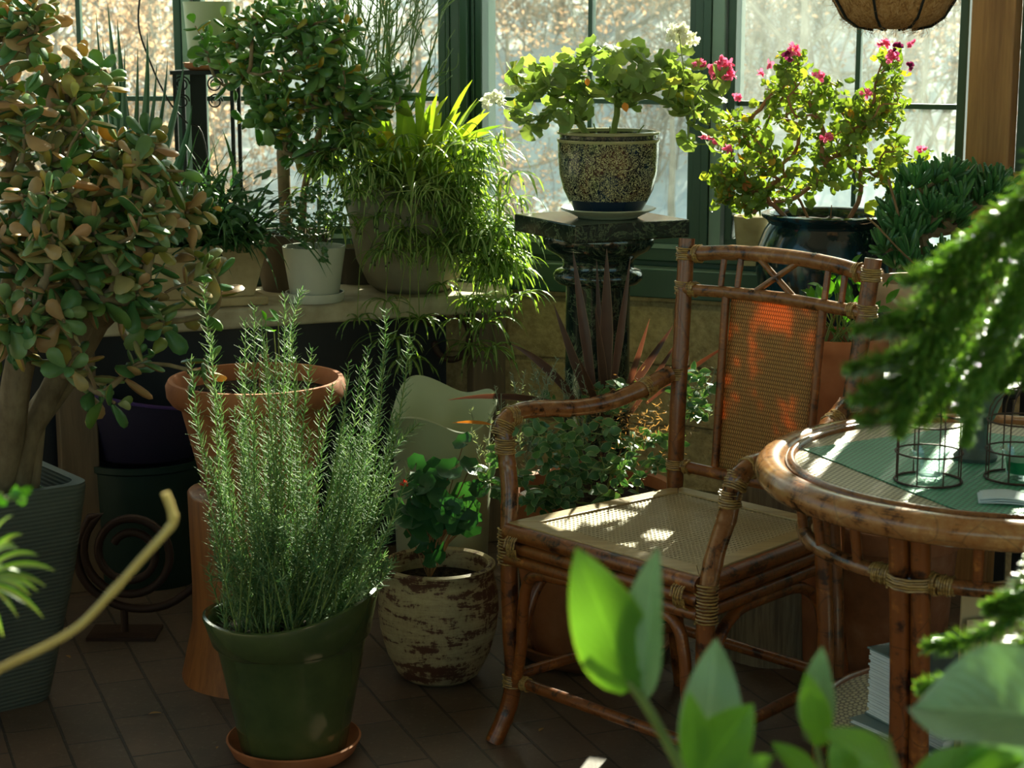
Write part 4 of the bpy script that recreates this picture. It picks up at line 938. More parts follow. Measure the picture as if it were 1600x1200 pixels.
lathe_thing('cream_saucer', [(0, 0), (.068, 0), (.072, .003), (.090, .012), (.107, .019), (.110, .021), (.106, .023), (.086, .015), (.070, .008), (0, .008)], M['saucer'], pp, 'cream glazed saucer under the scrollwork pot on the marble pedestal', 'saucer')
# ================================================================ potted plants
def needle_leaf(mb, p, d, n, L, W): mb.leaf(p, d, n, L, W, .15, .1, 2, prof=lambda t: 1.0 if t < .7 else .5)
def rosette(mb, rng, c, n, L, W, up=.6, droop=1.4, segs=6, tilt=V((0, 0, 0))):
    for k in range(n):
        a = 2 * math.pi * (k + rng.uniform(-.3, .3)) / n * 1.0 + rng.uniform(0, .4); e = rng.uniform(.1, 1.0) * up
        d = V((math.cos(a), math.sin(a), e + .15)) + tilt; l = L * rng.uniform(.6, 1.15)
        mb.arc_blade(c, d, l, W * rng.uniform(.8, 1.15), droop * rng.uniform(.6, 1.2), segs, .35)
# ---- scrollwork pot with white geranium
g = thing('potted_geranium', 'geranium with white flower heads in a scrollwork glazed pot on the marble pedestal', 'potted plant', (pp.x, pp.y, ptop + .0085))
c = V((pp.x, pp.y, ptop + .0085)); mb = MB()
mb.lathe([(0, 0), (.074, 0), (.080, .012), (.090, .030), (.102, .055), (.111, .090), (.1145, .130), (.1155, .162), (.1175, .165), (.1175, .170), (.111, .173), (.1115, .179), (.117, .181), (.118, .186), (.114, .188), (.108, .187), (.105, .175), (.103, .160)], 72, c)
mb.build('pot', M['scroll_pot'], g); soil_disc(g, c, .104, c.z + .165)
rng = random.Random(21)
tips = blob(rng, 855, 150, 70, 55, 4.20, .13, 26) + blob(rng, 960, 110, 90, 45, 4.25, .16, 24) + blob(rng, 1080, 140, 65, 50, 4.2, .13, 22) + blob(rng, 950, 150, 70, 35, 4.25, .1, 12) + [Q(1075, 215, 4.2), Q(1110, 225, 4.22), Q(1085, 190, 4.15), Q(885, 180, 4.08), Q(838, 195, 4.12), Q(820, 180, 4.2), Q(1000, 95, 4.2), Q(912, 80, 4.3), Q(1070, 85, 4.3)]
roots = [[c + V((x, y, .165)), c + V((x * 1.6, y * 1.4, .20))] for x, y in ((-.04, -.02), (.01, .03), (.05, 0), (0, -.04), (-.02, .04))]
paths, dirs = skeleton(rng, roots, tips, .0016, .008, .10)
stems_mesh(paths, 6).build('stems', M['stem_g'], g); mb = MB()
for p, d in dirs:
    for _ in range(rng.choice((2, 3, 3))):
        q = p + rdir(rng) * .018; nn = (V((0, -.35, .75)) + rdir(rng) * .75); mb.roundleaf(q, nn, rdir(rng), rng.uniform(.016, .029), rng, .28 * rng.choice((1, 1, -.5)))
mb.build('foliage', M['geranium'], g)
def petal(mb, rng, c, d, L, W): mb.leaf(c, d, rdir(rng), L, W, rng.uniform(-.2, .3), .15, 3, prof=lambda t: math.sin(math.pi * min(1, t * .75 + .08)))
def flower_head(parent, c, Rr, mat, rng, n=26, L=.014, stem=None, stemmat=None, petals=5):
    mb = MB()
    for k in range(n):
        d = rdir(rng, -.5, 1); q = c + d * Rr * rng.uniform(.6, 1)
        for j in range(petals): petal(mb, rng, q, (d * .7 + rdir(rng)).normalized(), L * rng.uniform(.7, 1.1), L * .75)
    f = mb.build('flower_head', mat, parent)
    if stem: s_ = MB(); s_.tube(spline(stem + [c], 4), .0014, 5); s_.build('flower_stem', stemmat or M['stem_g'], f)
rng = random.Random(3)
flower_head(g, Q(1061, 55, 4.2), .022, M['white_fl'], rng, 24, .018, [Q(1068, 170, 4.2), Q(1068, 110, 4.2)])
flower_head(g, Q(1080, 62, 4.22), .010, M['white_fl'], rng, 6, .014)
flower_head(g, Q(771, 160, 4.22), .022, M['white_fl'], rng, 20, .014, [Q(850, 185, 4.2), Q(805, 170, 4.2)])
flower_head(g, Q(803, 135, 4.2), .020, M['white_fl'], rng, 16, .012)
flower_head(g, Q(925, 76, 4.35), .014, M['white_fl'], rng, 8, .010)
flower_head(g, Q(1128, 113, 4.18), .026, M['pink_fl'], rng, 26, .015, [Q(1098, 190, 4.2), Q(1110, 150, 4.2)])
flower_head(g, Q(1093, 102, 4.22), .012, M['pink_fl'], rng, 9, .010)
mb = MB(); mb.leaf(Q(918, 122, 4.1), (0, 0, -1), (0, -1, .2), .018, .012); mb.leaf(Q(975, 160, 4.1), (.3, 0, -1), (0, -1, .2), .022, .016); mb.build('yellowed_leaf', M['orange_dry'], g)
# ---- plant table behind the armchair
pt0 = V((X(1395, 4.32, .6), 4.32, 0)); PTZ = .60
ptab = thing('plant_table', 'low black metal plant table behind the armchair carrying the teal jar', 'table', pt0)
angP = math.atan2(dirB.y, dirB.x); Mx = Matrix.Rotation(angP, 3, 'Z'); mb = MB(); mb.box(pt0 + V((0, 0, PTZ - .012)), (.62, .32, .024), Mx); bevel(mb.build('top', M['iron_blk'], ptab, smooth=False), .003)
for x, y in ((-.29, -.14), (.29, -.14), (.29, .14), (-.29, .14)):
    mb = MB(); q = pt0 + Mx @ V((x, y, 0)); mb.box(q + V((0, 0, (PTZ - .024) / 2)), (.022, .022, PTZ - .024), Mx); mb.build('leg', M['iron_blk'], ptab, smooth=False)
# teal jar with scented pelargonium
jc = V((X(1293, 4.40, .9), 4.40, PTZ + .0005)); j = thing('potted_pelargonium', 'bushy pink flowered pelargonium in a glossy teal-black jar behind the armchair', 'potted plant', jc)
mb = MB(); mb.lathe([(0, 0), (.095, 0), (.112, .02), (.140, .10), (.160, .17), (.168, .23), (.164, .28), (.150, .318), (.140, .333), (.146, .342), (.157, .349), (.158, .356), (.150, .360), (.138, .356), (.132, .345), (.130, .330)], 72, jc); mb.build('jar', M['glaze_blue'], j)
soil_disc(j, jc, .132, jc.z + .335)
rng = random.Random(31)
tips = (blob(rng, 1165, 235, 60, 80, 4.38, .12, 40) + blob(rng, 1240, 150, 48, 60, 4.38, .10, 34) + blob(rng, 1300, 185, 60, 60, 4.4, .12, 34) + blob(rng, 1385, 150, 32, 65, 4.36, .08, 28)
    + blob(rng, 1340, 230, 70, 70, 4.4, .12, 34) + blob(rng, 1240, 270, 80, 50, 4.4, .13, 34) + blob(rng, 1395, 255, 45, 40, 4.35, .08, 12) + blob(rng, 1235, 95, 18, 20, 4.38, .05, 8) + blob(rng, 1395, 95, 18, 20, 4.36, .05, 6) + blob(rng, 1140, 285, 35, 45, 4.35, .06, 22) + blob(rng, 1170, 310, 40, 25, 4.35, .06, 12) + [Q(1425, 245, 4.3), Q(1385, 300, 4.3), Q(1395, 330, 4.3)])
roots = [[jc + V((x, y, .335)), jc + V((x * 1.5, y * 1.4, .38))] for x, y in ((-.09, -.02), (-.04, .03), (.0, -.03), (.05, .02), (.09, -.01))]
paths, dirs = skeleton(rng, roots, tips, .0013, .006, .08)
stems_mesh(paths, 5).build('stems', M['stem_red'], j); mb = MB()
for p, d in dirs:
    for _ in range(7):
        q = p + rdir(rng) * rng.uniform(.006, .028); nn = V((0, -.3, .6)) + rdir(rng) * .9; mb.roundleaf(q, nn, rdir(rng), rng.uniform(.007, .0135), rng, .45 * rng.choice((1, -.6, 1)), 4)
for _ in range(26):
    q = Q(rng.uniform(1150, 1400), rng.uniform(200, 325), 4.3 + rng.uniform(0, .12)); mb.roundleaf(q, V((0, -.7, .4)) + rdir(rng) * .6, rdir(rng), rng.uniform(.015, .026), rng, .3, 5)
mb.build('foliage', M['pelarg'], j)
for px, py, m, Rr, n in ((1242, 78, 'pink_fl', .012, 7), (1232, 88, 'dark_fl', .007, 4), (1278, 122, 'pink_fl', .009, 5), (1203, 100, 'pink_fl', .004, 2), (1189, 117, 'pink_fl', .004, 2), (1150, 153, 'pink_fl', .008, 5), (1392, 92, 'pink_fl', .013, 8), (1380, 72, 'pink_fl', .010, 6), (1400, 78, 'dark_fl', .009, 6),
        (1426, 68, 'pink_fl', .006, 4), (1352, 148, 'pink_fl', .007, 3), (1290, 214, 'pink_fl', .009, 5), (1118, 215, 'pink_fl', .007, 4), (1120, 228, 'pink_fl', .006, 3), (1138, 234, 'pink_fl', .004, 3), (1441, 237, 'pink_fl', .006, 3), (1420, 105, 'dark_fl', .005, 3), (1100, 212, 'pink_fl', .005, 3)):
    flower_head(j, Q(px, py, 4.27), Rr, M[m], rng, n, .0125)
# succulent in peach pot
sc_ = V((X(1440, 4.16, .8), 4.16, PTZ + .0005)); s = thing('potted_finger_succulent', 'dark green finger-leaved succulent in a peach clay bowl right of the armchair back', 'potted plant', sc_)
mb = MB(); mb.lathe([(0, .128), (.050, .128), (.065, .135), (.100, .170), (.118, .205), (.122, .222), (.118, .232), (.108, .232), (.104, .220), (.100, .20)], 56, sc_); mb.build('bowl', M['peach_pot'], s); soil_disc(s, sc_, .102, sc_.z + .205)
mb = MB(); mb.lathe([(0, 0), (.05, 0), (.05, .004), (.03, .01), (.026, .12), (.045, .1275), (0, .1275)], 32, sc_); mb.build('foot', M['iron_blk'], s)  # dark support standing in for the shadow below the bowl
rng = random.Random(41)
tips = blob(rng, 1450, 320, 75, 50, 4.2, .10, 40) + blob(rng, 1535, 310, 50, 30, 4.3, .08, 18) + blob(rng, 1430, 400, 50, 50, 4.12, .06, 20) + blob(rng, 1430, 360, 50, 20, 4.2, .06, 8)
paths, dirs = skeleton(rng, [[sc_ + V((0, 0, .205)), sc_ + V((0, 0, .25))]], tips, .003, .012, .1)
stems_mesh(paths, 6).build('stems', M['bark'], s); mb = MB()
for p, d in dirs:
    for _ in range(9):
        dd = (d * .5 + V((0, -.1, .75)) + rdir(rng) * .85).normalized(); L = rng.uniform(.035, .060); k = 5
        pts = [p + dd * L * i / k + V((0, 0, 1)) * L * .15 * (i / k) ** 2 for i in range(k + 1)]; mb.tube(pts, [.003, .0052, .0062, .0064, .0056, .0026], 7)
mb.build('fingers', M['finger'], s)
mb = MB(); mb.tube(spline([Q(1432, 415, 4.05), Q(1405, 390, 4.04), Q(1372, 355, 4.04), Q(1355, 340, 4.04)], 5), .0022, 6); mb.tube(spline([Q(1420, 400, 4.08), Q(1405, 340, 4.1), Q(1388, 280, 4.12)], 5), .003, 6); mb.build('dry_twigs', M['stem_br'], s)
# buff block pot on the sill
bp = V((X(1173, 4.86, .8), 4.865, SILL1 + .0185)); lathe_thing('buff_pot', [(0, 0), (.034, 0), (.044, .10), (.046, .128), (.042, .130), (.038, .128), (.036, .10), (0, .10)], M['beige_pot'], bp, 'small buff stoneware pot on the window sill left of the teal jar', 'pot', n=32)
# terracotta jar behind the chair with bright leaves
tj = V((X(1310, 3.93, .6), 3.96, 0)); t_ = thing('potted_bright_greens', 'tall terracotta jar of bright green leaves seen through the armchair back', 'potted plant', tj)
mb = MB(); mb.lathe([(0, 0), (.065, 0), (.075, .02), (.092, .25), (.096, .5), (.100, .66), (.102, .70), (.108, .71), (.108, .735), (.103, .74), (.094, .735), (.092, .70), (.09, .68)], 56, tj); mb.build('jar', M['terra'], t_); soil_disc(t_, tj, .091, .70)
rng = random.Random(51); mb = MB()
for _ in range(70):
    q = Q(rng.uniform(1235, 1400), rng.gauss(470, 25), 3.95 + rng.uniform(-.10, .10)); d = (q - (tj + V((0, 0, .70)))).normalized(); mb.leaf(q - d * .02, d + rdir(rng) * .5, V((0, -.5, .8)) + rdir(rng) * .5, rng.uniform(.03, .045), rng.uniform(.018, .026), .3, .3, 5)
mb.build('foliage', M['bright'], t_); mb = MB()
for _ in range(22): q = Q(rng.uniform(1260, 1390), rng.gauss(475, 18), 3.95 + rng.uniform(-.08, .08)); mb.tube([tj + V((rng.uniform(-.05, .05), rng.uniform(-.05, .05), .70)), (q + tj + V((0, 0, .72))) / 2 + V((0, 0, .01)), q], .0015, 4)
mb.build('stems', M['stem_g'], t_)
# weathered round wooden planter behind the seat
wp = V((X(1215, 3.98, .3), 4.02, 0)); r = thing('wooden_barrel_planter', 'weathered grey wooden planter tub on the floor behind the armchair seat', 'planter', wp); mb = MB()
mb.lathe([(0, 0), (.115, 0), (.120, .2), (.118, .44), (.105, .44), (.104, .41), (0, .40)], 48, wp, wave=lambda r, z, a, t: (r * (1 + .012 * math.sin(9 * a) + .008 * math.sin(23 * a)), z)); mb.build('staves', M['stump'], r)
mb = MB(); rng = random.Random(77)
for _ in range(9): a = rng.uniform(0, 6.28); mb.leaf(wp + V((.06 * math.cos(a), .06 * math.sin(a), .40)), V((math.cos(a), math.sin(a), .5)), V((0, 0, 1)), .04, .015)
mb.build('seedlings', M['vinca'], r)
# hanging coir basket
hb = V((X(1395, 3.75, 1.4), 3.75, 0)); hz = Q(1395, 46, 3.75).z; h = thing('hanging_basket', 'coconut-fibre hanging basket with iron ribs in front of the right window', 'hanging basket', (hb.x, hb.y, hz))
mb = MB(); prof = [(0, 0), (.04, .001), (.075, .008), (.10, .025), (.122, .06), (.132, .10), (.136, .14), (.128, .142), (.12, .12), (0, .12)]
mb.lathe(prof, 64, (hb.x, hb.y, hz), wave=lambda r, z, a, t: (r * (1 + .015 * math.sin(5 * a + 1) + .01 * math.sin(13 * a)), z + .003 * math.sin(7 * a) * (r > .05))); lin = mb.build('coir_liner', M['coir'], h)
mb = MB(); rng = random.Random(6)
for _ in range(700):
    a = rng.uniform(0, 6.28); k = rng.randrange(1, 6); rr, z = prof[k]; f = rng.uniform(0, 1); r2, z2 = prof[k + 1]; rr = rr + (r2 - rr) * f; z = z + (z2 - z) * f
    p = V((hb.x + rr * math.cos(a), hb.y + rr * math.sin(a), hz + z)); dd = rdir(rng); mb.tube([p, p + dd * .012 + V((math.cos(a), math.sin(a), -.4)) * .005, p + dd * .022], .00035, 3, cap=False)
tag(mb.build('loose_fibres', M['coir'], lin), kind='stuff')
mb = MB()
for k in range(8):
    a = 2 * math.pi * (k + .35) / 8; mb.tube([V((hb.x + (r_ + .003) * math.cos(a), hb.y + (r_ + .003) * math.sin(a), hz + z_ - .002)) for r_, z_ in prof[1:7]], .0028, 6)
mb.tube([V((hb.x + .139 * math.cos(a), hb.y + .139 * math.sin(a), hz + .142)) for a in [2 * math.pi * i / 40 for i in range(41)]], .0028, 6, cap=False); mb.build('wire_ribs', M['iron_blk'], h)
mb = MB()
for k in range(3): a = 2 * math.pi * k / 3 + .4; mb.tube([V((hb.x + .139 * math.cos(a), hb.y + .139 * math.sin(a), hz + .142)), V((hb.x, hb.y, hz + .62))], .0018, 5)
mb.tube([V((hb.x, hb.y, hz + .61)), V((hb.x, hb.y, 3.698))], .003, 6); mb.build('chains', M['iron_blk'], h)
# ---- purple sword plant, variegated and silver plants in the wide terracotta planter
vp = V((X(925, 4.02, .25), 4.02, 0)); SA = .028
lathe_thing('terracotta_saucer', [(0, 0), (.150, 0), (.175, .02), (.185, .042), (.178, .044), (.165, .028), (.148, .014), (0, .014)], M['terra_dk'], vp, 'wide aged terracotta saucer on the bricks under the armchair seat', 'saucer')
v = thing('potted_sword_plant', 'purple sword-leaved plant with variegated trailers in a wide terracotta planter behind the armchair', 'potted plant', vp + V((0, 0, .0145)))
c = vp + V((0, 0, .0145)); mb = MB(); mb.lathe([(0, 0), (.135, 0), (.142, .03), (.17, .22), (.182, .32), (.19, .33), (.192, .37), (.186, .375), (.172, .37), (.17, .35), (.165, .33)], 64, c); mb.build('pot', M['terra'], v); soil_disc(v, c, .168, c.z + .345)
b0_ = Q(945, 640, 4.04)
mb = MB()
def sword(px, py, D, W, bx=None, by=None, sag=0.0, n=8, tw=0.0):
    a = Q(bx or 945, by or 640, 4.04); b = Q(px, py, D); mid = (a + b) / 2 + V((0, -.02, sag)); pts = [a * (1 - t) ** 2 + mid * 2 * t * (1 - t) + b * t * t for t in [i / n for i in range(n + 1)]]
    mb.blade(pts, [W * (.55 + .9 * t if t < .5 else 1) * (1 - max(0, (t - .45) / .55) ** 1.5) + .0008 for t in [i / n for i in range(n + 1)]], V((.15, -1, .1)), .45, tw)
for a in ((948, 388, 4.02, .030, 945, 650), (985, 402, 4.04, .018, 950, 650), (895, 392, 4.08, .024, 930, 640), (932, 405, 4.1, .014, 940, 640), (865, 475, 4.0, .020, 928, 650), (1015, 498, 4.0, .014, 965, 650), (1052, 508, 4.05, .019, 960, 640), (1060, 530, 4.0, .013, 975, 660)): sword(*a)
sword(798, 538, 3.98, .020, 915, 650, .05); sword(700, 625, 3.85, .014, 900, 640, .04); sword(1145, 535, 4.2, .010, 1010, 630, .02); sword(930, 480, 3.95, .018, 950, 655); sword(905, 560, 3.9, .016, 940, 655)
mb.build('sword_leaves', M['phormium'], v)
rng = random.Random(61)
tips = blob(rng, 860, 720, 70, 70, 3.86, .10, 34) + blob(rng, 960, 720, 100, 60, 3.88, .08, 34) + blob(rng, 900, 780, 90, 35, 3.80, .05, 22) + blob(rng, 930, 620, 90, 25, 3.98, .10, 16) + blob(rng, 1080, 640, 40, 60, 4.06, .06, 14) + blob(rng, 780, 740, 30, 50, 3.86, .08, 12) + [Q(1120, 610, 4.05), Q(1105, 605, 4.05), Q(1015, 600, 4.0)]
paths, dirs = skeleton(rng, [[c + V((x, y, .35)), c + V((x, y, .38))] for x, y in ((-.08, -.03), (.03, -.05), (.1, .0), (0, .05))], tips, .0011, .003, .15)
stems_mesh(paths, 4).build('trailing_stems', M['stem_g'], v); mb = MB()
for p, d in dirs:
    for k in range(5): dd = (rdir(rng, -.5, .8) + V((0, -.4, 0))).normalized(); mb.leaf(p + rdir(rng) * .012, dd, V((0, -.6, .7)) + rdir(rng) * .6, rng.uniform(.022, .036), rng.uniform(.015, .023), .25, .2, 5)
mb.build('variegated_leaves', M['vinca'], v); mb = MB()
for q in blob(rng, 800, 690, 65, 70, 3.95, .09, 70) + blob(rng, 860, 620, 60, 35, 4.0, .08, 34) + blob(rng, 1090, 640, 45, 50, 4.08, .05, 24):
    d = V((rng.uniform(-.5, .5), rng.uniform(-.5, .1), 1)).normalized(); L = rng.uniform(.03, .06); mb.tube([q, q + d * L], .0009, 3)
    for k in range(12): p = q + d * L * (k / 12); mb.leaf(p, (rdir(rng, 0, .7) + d * .4).normalized(), rdir(rng), .012, .0022, .2, .1, 2)
mb.build('silver_foliage', M['silver'], v); mb = MB()
for _ in range(500):
    q = Q(rng.gauss(985, 45), rng.gauss(660, 28), 3.92 + rng.uniform(-.06, .06)); mb.leaf(q, rdir(rng, -1, .4), rdir(rng), rng.uniform(.008, .022), .0028, .4, .1, 2)
tag(mb.build('dry_tangle', M['dry'], v), kind='stuff')
mb = MB(); mb.leaf(Q(770, 664, 3.8), Q(700, 655, 3.8) - Q(770, 664, 3.8), V((0, -.5, 1)), .085, .012, .1, .5, 6); mb.build('orange_dry_leaf', M['orange_dry'], v)
# ---- pale scalloped vase
pv = V((X(690, 4.12, .4), 4.13, 0)); mb = MB(); prof = [(0, 0), (.075, 0), (.085, .02), (.105, .20), (.112, .36), (.108, .46), (.112, .52), (.120, .548), (.117, .552), (.106, .53), (.100, .46), (.10, .30), (0, .28)]
def wv(r, z, a, t): k = max(0, (z - .44) / .11) if r > .05 else 0; return (r * (1 + .07 * k * math.cos(3 * a + .6)), z + .020 * k * math.sin(3 * a + 1.2) + .03 * k * math.sin(a))
mb.lathe(prof, 72, pv, wv); tag(mb.build('scalloped_vase', M['pale_vase'], loc=pv), 'empty tall pale celadon vase with wavy rim between the rosemary and the armchair', 'vase')
# ---- combed slip pot with lush geranium
sp_ = V((X(685, 3.86, .15), 3.86, 0)); s2 = thing('potted_lush_geranium', 'small dark leaved geranium in a round pot with worn cream slip over brown', 'potted plant', sp_); mb = MB()
mb.lathe([(0, 0), (.070, 0), (.088, .012), (.112, .06), (.126, .11), (.131, .155), (.129, .195), (.122, .225), (.119, .238), (.124, .248), (.124, .256), (.117, .260), (.108, .256), (.106, .24), (.108, .21)], 72, sp_); mb.build('pot', M['combed'], s2); soil_disc(s2, sp_, .110, .215)
rng = random.Random(71); mb = MB(); st = MB()
for px, py, D, Rr in [(rng.gauss(682, 26), rng.gauss(792, 30), 3.82 + rng.uniform(-.08, .08), rng.uniform(.020, .034)) for _ in range(64)]:
    q = Q(px, py, D); b = sp_ + V((-.02, .01, .215)); st.tube([b, (b + q) / 2 + V((0, 0, .02)), q], .0016, 4); mb.roundleaf(q, V((0, -.6, .7)) + rdir(rng) * .45, V((0, 0, 1)) + rdir(rng), Rr, rng, .25, 6)
mb.build('foliage', M['lush'], s2); st.build('stems', M['stem_br'], s2)
flower_head(s2, Q(631, 755, 3.75), .006, M['red_fl'], rng, 4, .008)
# ---- green glazed pot with rosemary on a terracotta saucer
rp = V((X(458, 3.42, .1), 3.42, 0)); lathe_thing('terracotta_saucer', [(0, 0), (.105, 0), (.120, .012), (.131, .036), (.127, .038), (.116, .024), (.10, .012), (0, .012)], M['terra'], rp, 'round terracotta saucer under the green rosemary pot at the bottom edge', 'saucer')
rs = thing('potted_rosemary', 'tall rosemary bush in an olive green glazed pot standing on the brick floor', 'potted plant', rp + V((0, 0, .0125))); c = rp + V((0, 0, .0125)); mb = MB()
def wg(r, z, a, t): k = max(0, (z - .20) / .10); return (r * (1 + .02 * k * math.cos(2 * a)), z + k * (.028 * math.cos(a + .25) + .012 * math.cos(2 * a)) * (r > .09))
mb.lathe([(0, 0), (.098, 0), (.103, .008), (.128, .14), (.142, .215), (.146, .224), (.152, .228), (.160, .262), (.166, .285), (.165, .292), (.160, .294), (.152, .288), (.148, .26), (.142, .24)], 80, c, wg); mb.build('pot', M['glaze_green'], rs); soil_disc(rs, c, .146, c.z + .245)
rng = random.Random(81); T = [(318, 440), (330, 520), (298, 560), (345, 600), (375, 560), (398, 478), (383, 500), (472, 452), (445, 462), (430, 560), (487, 545), (462, 600), (545, 565), (520, 600), (563, 575), (604, 482), (640, 525), (598, 560), (585, 640), (622, 645), (655, 662), (500, 640), (410, 650), (352, 690), (328, 720), (640, 730), (618, 800), (600, 830), (548, 700), (470, 690),
    (440, 620), (392, 610), (365, 640), (415, 540), (540, 640), (560, 680), (300, 640), (340, 780), (455, 520), (408, 500), (575, 540)]
T += [(rng.uniform(330, 620), rng.uniform(640, 880)) for _ in range(70)] + [(rng.uniform(325, 615), rng.uniform(800, 925)) for _ in range(60)]
st = MB(); mb = MB()
for i, (px, py) in enumerate(T):
    D = 3.42 + rng.uniform(-.13, .11); tip = Q(px, py, D); a = rng.uniform(0, 6.28); q = rng.uniform(0, .06); b = c + V((q * math.cos(a) + max(-1, min(1, (px - 465) / 150)) * .075, rng.uniform(-.10, .10), .245))
    mid = b.lerp(tip, .5) + V((0, 0, .04 * rng.random())) + V(((b.x - tip.x) * -.25, 0, 0)) + rdir(rng) * .012
    if (px, py) in ((472, 452), (655, 662)): mid = b.lerp(tip, .75) + V((-.06, 0, .02))
    N = 16; pts = [b * (1 - t) ** 2 + mid * 2 * t * (1 - t) + tip * t * t for t in [k / N for k in range(N + 1)]]; st.tube(pts, [.0019 - .0011 * k / N for k in range(N + 1)], 5)
    L = sum((pts[k + 1] - pts[k]).length for k in range(N)); m = int(L / .0027); 
    for k in range(m):
        t = k / m
        if t < .04: continue
        f = t * N; i0 = min(N - 1, int(f)); p = pts[i0].lerp(pts[i0 + 1], f - i0); d = (pts[i0 + 1] - pts[i0]).normalized(); an = k * 2.4; _, s1, s3 = frame_of(d)
        o = s1 * math.cos(an) + s3 * math.sin(an); ln = rng.uniform(.015, .027) * (1 if t < .93 else .75); mb.leaf(p, (o + d * rng.uniform(.15, .9)).normalized(), d, ln, .0021, -.2, .1, 2, prof=lambda x: 1.0 if x < .7 else .5)
st.build('stems', M['stem_g'], rs); mb.build('needles', M['rosemary'], rs)
# ---- log stump, terracotta pot with seedlings
lg = V((X(398, 3.88, .2), 3.88, 0)); r = thing('log_stump', 'upright orange-brown log stump carrying the terracotta pot behind the rosemary', 'log', lg); mb = MB(); mb.lathe([(0, 0), (.165, 0), (.158, .03), (.138, .12), (.136, .20), (.140, .41), (.135, .415), (0, .415)], 40, lg, wave=lambda r, z, a, t: (r * (1 + .02 * math.sin(3 * a) + .01 * math.sin(7 * a)), z)); mb.build('trunk', M['log'], r)
tp = V((X(402, 3.90, .55), 3.90, .4155)); r = thing('potted_seedlings', 'terracotta pot of soil with a few seedlings on the log stump', 'potted plant', tp); mb = MB(); mb.lathe([(0, 0), (.115, 0), (.12, .01), (.160, .175), (.166, .185), (.180, .190), (.190, .205), (.192, .228), (.186, .240), (.176, .240), (.170, .228), (.166, .20)], 72, tp); mb.build('pot', M['terra'], r)
soil_disc(r, tp, .168, tp.z + .205); mb = MB(); st = MB(); rng = random.Random(9)
for px, py, Rr in ((435, 500, .016), (428, 518, .013), (412, 532, .012), (462, 560, .010), (415, 500, .012), (455, 545, .009)):
    q = Q(px, py, 3.9); b = V((q.x + rng.uniform(-.01, .01), 3.9, tp.z + .205)); st.tube([b, q], .0014, 5); mb.leaf(q, V((rng.uniform(-1, 1), -.2, .5)), V((0, -.5, 1)), Rr * 2, Rr * 1.2); mb.leaf(q, V((rng.uniform(-1, 1), -.2, .1)), V((0, -.5, 1)), Rr * 1.6, Rr)
for _ in range(50): q = tp + V((rng.gauss(.04, .05), rng.gauss(0, .05), .208)); mb.leaf(q, rdir(rng, .2, 1), rdir(rng), .016, .004)
mb.build('foliage', M['bright'], r); st.build('stems', M['stem_g'], r); mb = MB()
for px in (404, 410, 416, 396): q = Q(px, 545, 3.9); mb.tube([V((q.x, 3.9, tp.z + .20)), V((q.x + .003, 3.9, tp.z + .25 + .02 * (px % 3)))], .0028, 6)
mb.build('cut_stalks', M['stem_br'], r)
# ---- purple basin on dark green tub, iron scroll
tb = V((X(222, 4.60, .3), 4.62, 0)); lathe_thing('dark_green_tub', [(0, 0), (.150, 0), (.158, .02), (.164, .30), (.170, .305), (.170, .32), (.160, .32), (.155, .30), (.150, .05), (0, .04)], M['tub'], tb, 'dark green plastic tub in the shadow under the bench', 'tub')
pbn = V((X(222, 4.60, .5), 4.62, .3205)); r = thing('purple_basin', 'dark purple plastic basin with violet rim on the dark green tub', 'basin', pbn); mb = MB()
tiltb = Matrix.Rotation(R(0), 3, 'Y'); mb.lathe([(0, 0), (.125, 0), (.140, .01), (.180, .165), (.173, .165), (.135, .016), (0, .012)], 64, pbn, wave=lambda r, z, a, t: (r, z * (1 - .20 * math.cos(a)))); b_ = mb.build('bowl', M['purple'], r)
mb = MB(); mb.lathe([(.178, .163), (.185, .165), (.186, .170), (.181, .173), (.174, .170), (.173, .164)], 64, pbn, wave=lambda r, z, a, t: (r, z - .033 * math.cos(a)), caps=False); mb.build('rim', M['purple_hi'], r)
sc0 = Q(205, 862, 4.15); mb = MB(); pts = []
for i in range(60): a = R(100 + i * 13); rr = .115 * (1 - i / 95); pts.append(V((sc0.x + rr * math.cos(a), 4.14, sc0.z + rr * math.sin(a))))
pre = spline([V((sc0.x + .17, 4.14, sc0.z - .06)), V((sc0.x + .08, 4.14, sc0.z - .125)), V((sc0.x - .02, 4.14, sc0.z - .13)), V((sc0.x - .10, 4.14, sc0.z - .08)), V((sc0.x - .125, 4.14, sc0.z)), V((sc0.x - .09, 4.14, sc0.z + .085))], 5)
mb.tube(pre + pts[2:], .010, 10); mb.tube([V((sc0.x - .02, 4.14, 0)), V((sc0.x - .02, 4.14, sc0.z - .125))], .009, 8); mb.box((sc0.x - .02, 4.14, .004), (.16, .10, .008)); tag(mb.build('iron_scroll', M['iron']), 'rusty iron scroll ornament on the floor before the dark green tub', 'ornament')
